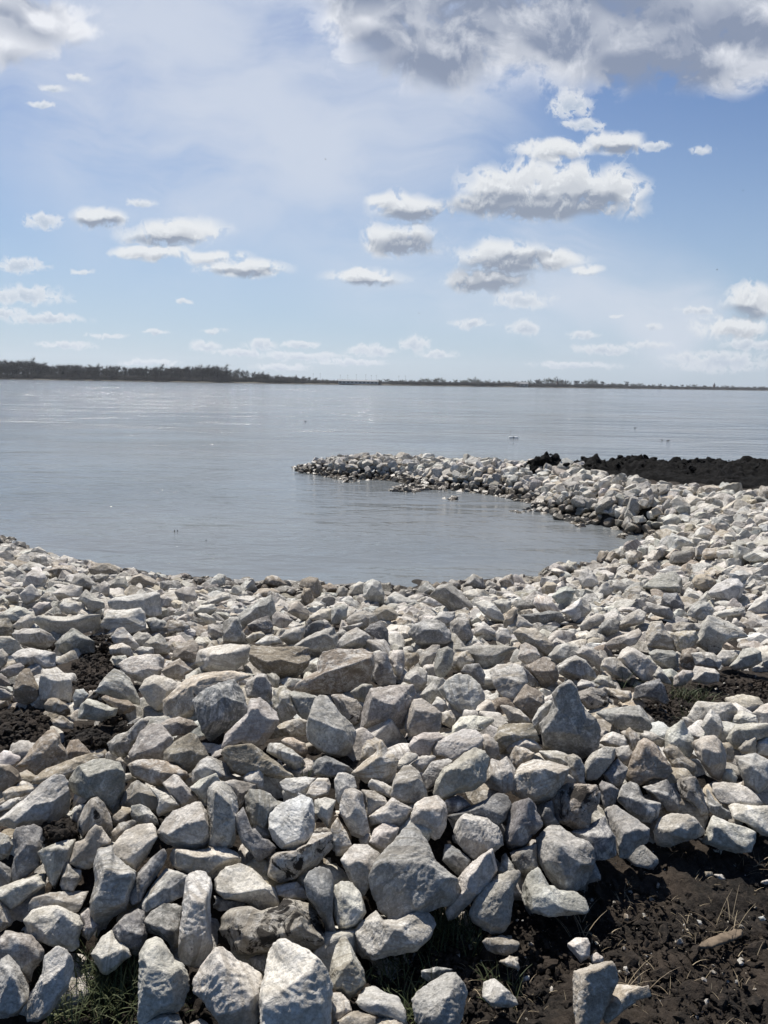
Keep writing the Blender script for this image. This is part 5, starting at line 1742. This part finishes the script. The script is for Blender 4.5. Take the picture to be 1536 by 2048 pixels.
def build_far_shore():
    pxs = np.arange(-500, 2100, 4.0)
    rows = [(-1.5, -.4), (0, .25), (2, .7), (8, 1.0), (30, 1.3), (120, 1.6), (900, 2.0)]
    r = np.random.default_rng(8)
    V = []
    for dy, z in rows:
        for px in pxs:
            D = shore_D(px)
            q = horizon_pt(px, D)
            n = perlin(np.array([[px * .03, dy * .05, 3.0]]))[0]
            V.append([q[0] * (D + dy) / D, q[1] + dy + n * 3, z * (1 + .3 * n) if z > 0 else z])
    n = len(pxs)
    Fc = [[i * n + j, i * n + j + 1, (i + 1) * n + j + 1, (i + 1) * n + j] for i in range(len(rows) - 1) for j in range(n - 1)]
    tag(mesh_np("far_shore", V, Fc, M_BANK), kind="structure")


build_far_shore()


def tree_template(seed, spread, twigs, leafy=0.0, conif=False):
    """unit tree, height 1: returns (trunk V,F), (crown V,F)"""
    r = np.random.default_rng(seed)
    TV, TF, segs = [], [], []

    def add(path, rad):
        V, Fc = tube(path, rad, 5)
        b = len(TV)
        TV.extend(V)
        TF.extend([[k + b for k in f] for f in Fc])
    lean = r.normal(size=2) * .03
    tp = [(0, 0, -.02), (lean[0] * .3, lean[1] * .3, .2), (lean[0], lean[1], .5), (lean[0] * 2, lean[1] * 2, .78)]
    add(tp, [.022, .018, .012, .003])
    nb = r.integers(15, 21)
    for i in range(nb):
        h = r.uniform(.15, .66)
        a = r.uniform(0, 2 * math.pi)
        ln = spread * r.uniform(.65, 1.0) * (1.0 - abs(h - .42) * .6)
        p0 = np.array([lean[0] * 2 * h, lean[1] * 2 * h, h])
        dv = np.array([math.cos(a), math.sin(a), r.uniform(.25, 1.2)])
        p1 = p0 + dv * ln * .5
        p2 = p1 + (dv + np.array([0, 0, .15])) * ln * .42
        add([p0, p1, p2], [.010, .006, .0015])
        segs += [(p0 * .4 + p1 * .6, p1), (p1, p2), (p1 * .5 + p2 * .5, p2)]
    segs.append((np.array([lean[0] * 1.6, lean[1] * 1.6, .7]), np.array([lean[0] * 2, lean[1] * 2, .80])))
    CV, CF = [], []
    for i in range(twigs):
        a, b = segs[r.integers(len(segs))]
        p = a + (b - a) * r.random()
        dv = rand_dirs(1, r)[0] + np.array([0, 0, .35])
        L_ = r.uniform(.05, .16)
        q = p + dv * L_
        sdv = np.cross(dv, rand_dirs(1, r)[0])
        sdv /= np.linalg.norm(sdv)
        if r.random() < leafy:
            w = r.uniform(.008, .018)
            k = len(CV)
            CV += [q - sdv * w, q + dv * w, q + sdv * w, q - dv * w]
            CF.append([k, k + 1, k + 2, k + 3])
        else:
            w = .0032
            k = len(CV)
            CV += [p - sdv * w, p + sdv * w, q + sdv * w * .3, q - sdv * w * .3]
            CF.append([k, k + 1, k + 2, k + 3])
    return (np.array(TV), TF), (np.array(CV), CF)


TT_ = []
for i in range(7):
    (tv, tf), (cv, cf) = tree_template(40 + i, .30 + .05 * (i % 3), 2300, 0.04)
    TT_.append(((tv, tf), (cv, cf), M_TWIG))
for i in range(4):
    (tv, tf), (cv, cf) = tree_template(60 + i, .50, 2200, 0.45)
    TT_.append(((tv, tf), (cv, cf), M_LEAF))
TMESH = []
for (t, c, m) in TT_:
    a = mesh_np("trunk", t[0], t[1], M_BARK)
    b = mesh_np("crown", c[0], c[1], m, smooth=False)
    TMESH.append((a.data, b.data))
    bpy.data.objects.remove(a)
    bpy.data.objects.remove(b)


def plant_tree(px, dback, h, w, kind, label, group, r, z=1.0):
    D = shore_D(px) + dback
    q = horizon_pt(px, D)
    e = empty("tree", (q[0], q[1], z))
    e.rotation_euler = (0, 0, r.uniform(0, 6.28))
    e.scale = (h * w, h * w, h)
    tag(e, label, "tree", group)
    for me, nm in zip(TMESH[kind], ("trunk", "crown")):
        o = bpy.data.objects.new(nm, me)
        o.parent = e
        C.objects.link(o)


rt = np.random.default_rng(12)


def top_h(px):
    """how tall the wood stands in photo pixels above the waterline"""
    return np.interp(px, [-100, 0, 60, 80, 95, 130, 200, 250, 330, 400, 440, 470, 500, 560, 640], [36, 37, 38, 36, 28, 31, 28, 30, 30, 33, 32, 22, 22, 16, 12])


px = -40.0
nt_ = 0
while px < 640:
    hp = top_h(px) * rt.uniform(.92, 1.12)
    D = shore_D(px)
    h = hp * D / F
    plant_tree(px, rt.uniform(6, 30), h, rt.uniform(1.0, 1.5), int(rt.integers(0, 7)), "bare dark leafless tree in the wood along the far shore's left half", "bare trees of the far wood", rt)
    px += rt.uniform(7, 13) * (1.0 if px < 450 else 1.3)
    nt_ += 1
# low trees on the right half of the far shore
px = 520.0
while px < 1560:
    base = np.interp(px, [520, 640, 760, 830, 1000, 1100, 1180, 1230, 1400, 1560], [10, 9, 9, 13, 11, 17, 15, 11, 8, 7])
    if 1130 < px < 1260 or 900 < px < 1110: base *= rt.uniform(.8, 1.25)
    D = shore_D(px) + 20
    h = base * rt.uniform(.75, 1.15) * D / F
    plant_tree(px, rt.uniform(8, 60), h, rt.uniform(1.0, 1.7), int(rt.integers(7, 11)) if rt.random() < .6 else int(rt.integers(0, 7)),
               "small greenish grey tree on the low far shoreline", "low trees of the far shoreline", rt)
    px += rt.uniform(7, 14)
    nt_ += 1


def woodland():
    """the dense mass behind the front row and the scrub at its foot"""
    V, Fc = [], []
    r = np.random.default_rng(31)

    def stamp(data, q, h, w):
        n = len(data.vertices)
        co = np.empty(n * 3, np.float32)
        data.vertices.foreach_get("co", co)
        co = co.reshape(-1, 3).astype(float)
        a = r.uniform(0, 6.28)
        rot = np.array([[math.cos(a), -math.sin(a), 0], [math.sin(a), math.cos(a), 0], [0, 0, 1]])
        co = (co @ rot.T) * np.array([h * w, h * w, h]) + q
        idx = np.empty(len(data.loops), np.int32)
        data.loops.foreach_get("vertex_index", idx)
        b = sum(len(x) for x in V)
        V.append(co)
        Fc.append(idx.reshape(-1, 4) + b)
    for _ in range(170):
        px = r.uniform(-80, 620)
        if px > 450 and r.random() < .5: continue
        D = shore_D(px)
        h = top_h(px) * r.uniform(.72, .98) * D / F
        q = horizon_pt(px, D + r.uniform(30, 110))
        q[2] = 1.2
        k = int(r.integers(0, 7))
        stamp(TMESH[k][0], q, h, 1.0)
        stamp(TMESH[k][1], q, h, 1.15)
    for _ in range(1500):
        px = r.uniform(-80, 1560)
        D = shore_D(px)
        q = horizon_pt(px, D + r.uniform(4, 50))
        q[2] = .2
        k = int(r.integers(7, 11))
        hpx = r.uniform(4, 9) if px > 600 else r.uniform(4, 13)
        if px > 1250: hpx *= .75
        h = hpx * D / F
        stamp(TMESH[k][1], q, h, 2.6)
    o = mesh_np("far_scrub", np.concatenate(V), np.concatenate(Fc), M_TWIG, smooth=False)
    tag(o, "dense tangle of bare trees and scrub behind the far shore", "woodland", kind="stuff")


woodland()


def box(x0, x1, y0, y1, z0, z1):
    V = [(x0, y0, z0), (x1, y0, z0), (x1, y1, z0), (x0, y1, z0), (x0, y0, z1), (x1, y0, z1), (x1, y1, z1), (x0, y1, z1)]
    Fc = [(0, 1, 5, 4), (1, 2, 6, 5), (2, 3, 7, 6), (3, 0, 4, 7), (4, 5, 6, 7), (3, 2, 1, 0)]
    return V, Fc


def building(px, D, w, dpt, hgt, roof_h, label, wall, roof, nwin, cat="building", name="building"):
    q = horizon_pt(px, D)
    e = empty(name, (q[0], q[1], .9))
    tag(e, label, cat)
    V, Fc = box(-w / 2, w / 2, 0, dpt, 0, hgt)
    wl = mesh_np("wall", V, Fc, wall, parent=e, smooth=False)
    o_ = .4
    V = [(-w / 2 - o_, -o_, hgt), (w / 2 + o_, -o_, hgt), (w / 2 + o_, dpt + o_, hgt), (-w / 2 - o_, dpt + o_, hgt), (-w / 2 - o_, dpt / 2, hgt + roof_h), (w / 2 + o_, dpt / 2, hgt + roof_h)]
    me = bpy.data.meshes.new("roof")
    me.from_pydata(V, [], [(0, 1, 5, 4), (2, 3, 4, 5), (1, 2, 5), (3, 0, 4), (3, 2, 1, 0)])
    me.materials.append(roof)
    ro = bpy.data.objects.new("roof", me)
    ro.parent = e
    C.objects.link(ro)
    for i in range(nwin):
        x = -w / 2 + (i + .5) * w / nwin
        V, Fc = box(x - w / nwin * .28, x + w / nwin * .28, -.06, .02, hgt * .35, hgt * .75)
        mesh_np("window", V, Fc, M_DARKGLASS, parent=e, smooth=False)
    return e


building(712, 705, 38, 14, 2.7, 1.2, "long low pale building on the far shore where the wood ends", M_WALL, M_ROOF, 10)
building(1040, 890, 14, 9, 3.2, 2.4, "small low house half hidden by trees on the far shore", M_WALL, M_ROOF, 3)


def tower(px, D, h, w, label):
    q = horizon_pt(px, D)
    e = empty("church_tower", (q[0], q[1], .9))
    tag(e, label, "tower")
    V, Fc = box(-w / 2, w / 2, 0, w, 0, h * .6)
    mesh_np("tower_shaft", V, Fc, M_BRICK, parent=e, smooth=False)
    me = bpy.data.meshes.new("spire")
    s = w / 2 + .2
    z = h * .6
    me.from_pydata([(-s, -.2, z), (s, -.2, z), (s, w + .2, z), (-s, w + .2, z), (0, w / 2, h)], [], [(0, 1, 4), (1, 2, 4), (2, 3, 4), (3, 0, 4), (3, 2, 1, 0)])
    me.materials.append(M_ROOF)
    o = bpy.data.objects.new("spire", me)
    o.parent = e
    C.objects.link(o)


tower(1424, 1420, 12.5, 3.4, "slim tower with a pointed spire on the far shore near the right edge")
tower(1110, 960, 12, 1.6, "thin pointed mast-like tower above the far trees right of centre")


def lamp_pole(px, h, first=[None]):
    D = 720
    q = horizon_pt(px, D)
    e = empty("lamp_pole", (q[0], q[1], .8))
    tag(e, "thin lamp pole rising over the low far shore near the long building", "lamp pole", "lamp poles around the far building")
    V, Fc = tube([(0, 0, 0), (0, 0, h * .5), (0, 0, h)], [.10, .08, .06])
    mesh_np("pole", V, Fc, M_METAL, parent=e)
    V, Fc = box(-.55, .55, -.15, .15, h - .1, h + .15)
    mesh_np("lamp_head", V, Fc, M_METAL, parent=e, smooth=False)


for px_, h_ in ((533, 9.5), (622, 9), (636, 9.2), (676, 8.2), (691, 8.5), (708, 8.8), (727, 9), (738, 8.6), (748, 8.6), (806, 8.5), (793, 8.3)):
    lamp_pole(px_, h_)


def haze():
    V, Fc = box(-4000, 4000, -60, 5200, -1.5, 150)
    m = bpy.data.materials.new("thin_haze")
    m.use_nodes = True
    N, L = m.node_tree.nodes, m.node_tree.links
    N.clear()
    out = N.new('ShaderNodeOutputMaterial')
    pv = N.new('ShaderNodeVolumePrincipled')
    pv.inputs['Color'].default_value = (.86, .92, 1, 1)
    pv.inputs['Density'].default_value = HAZE
    pv.inputs['Anisotropy'].default_value = 0.3
    L.new(pv.outputs[0], out.inputs['Volume'])
    o = mesh_np("haze", V, Fc, m, smooth=False)
    tag(o, "thin pale haze over the lake", "haze", kind="stuff")


HAZE = 0.00010
if HAZE > 0: haze()
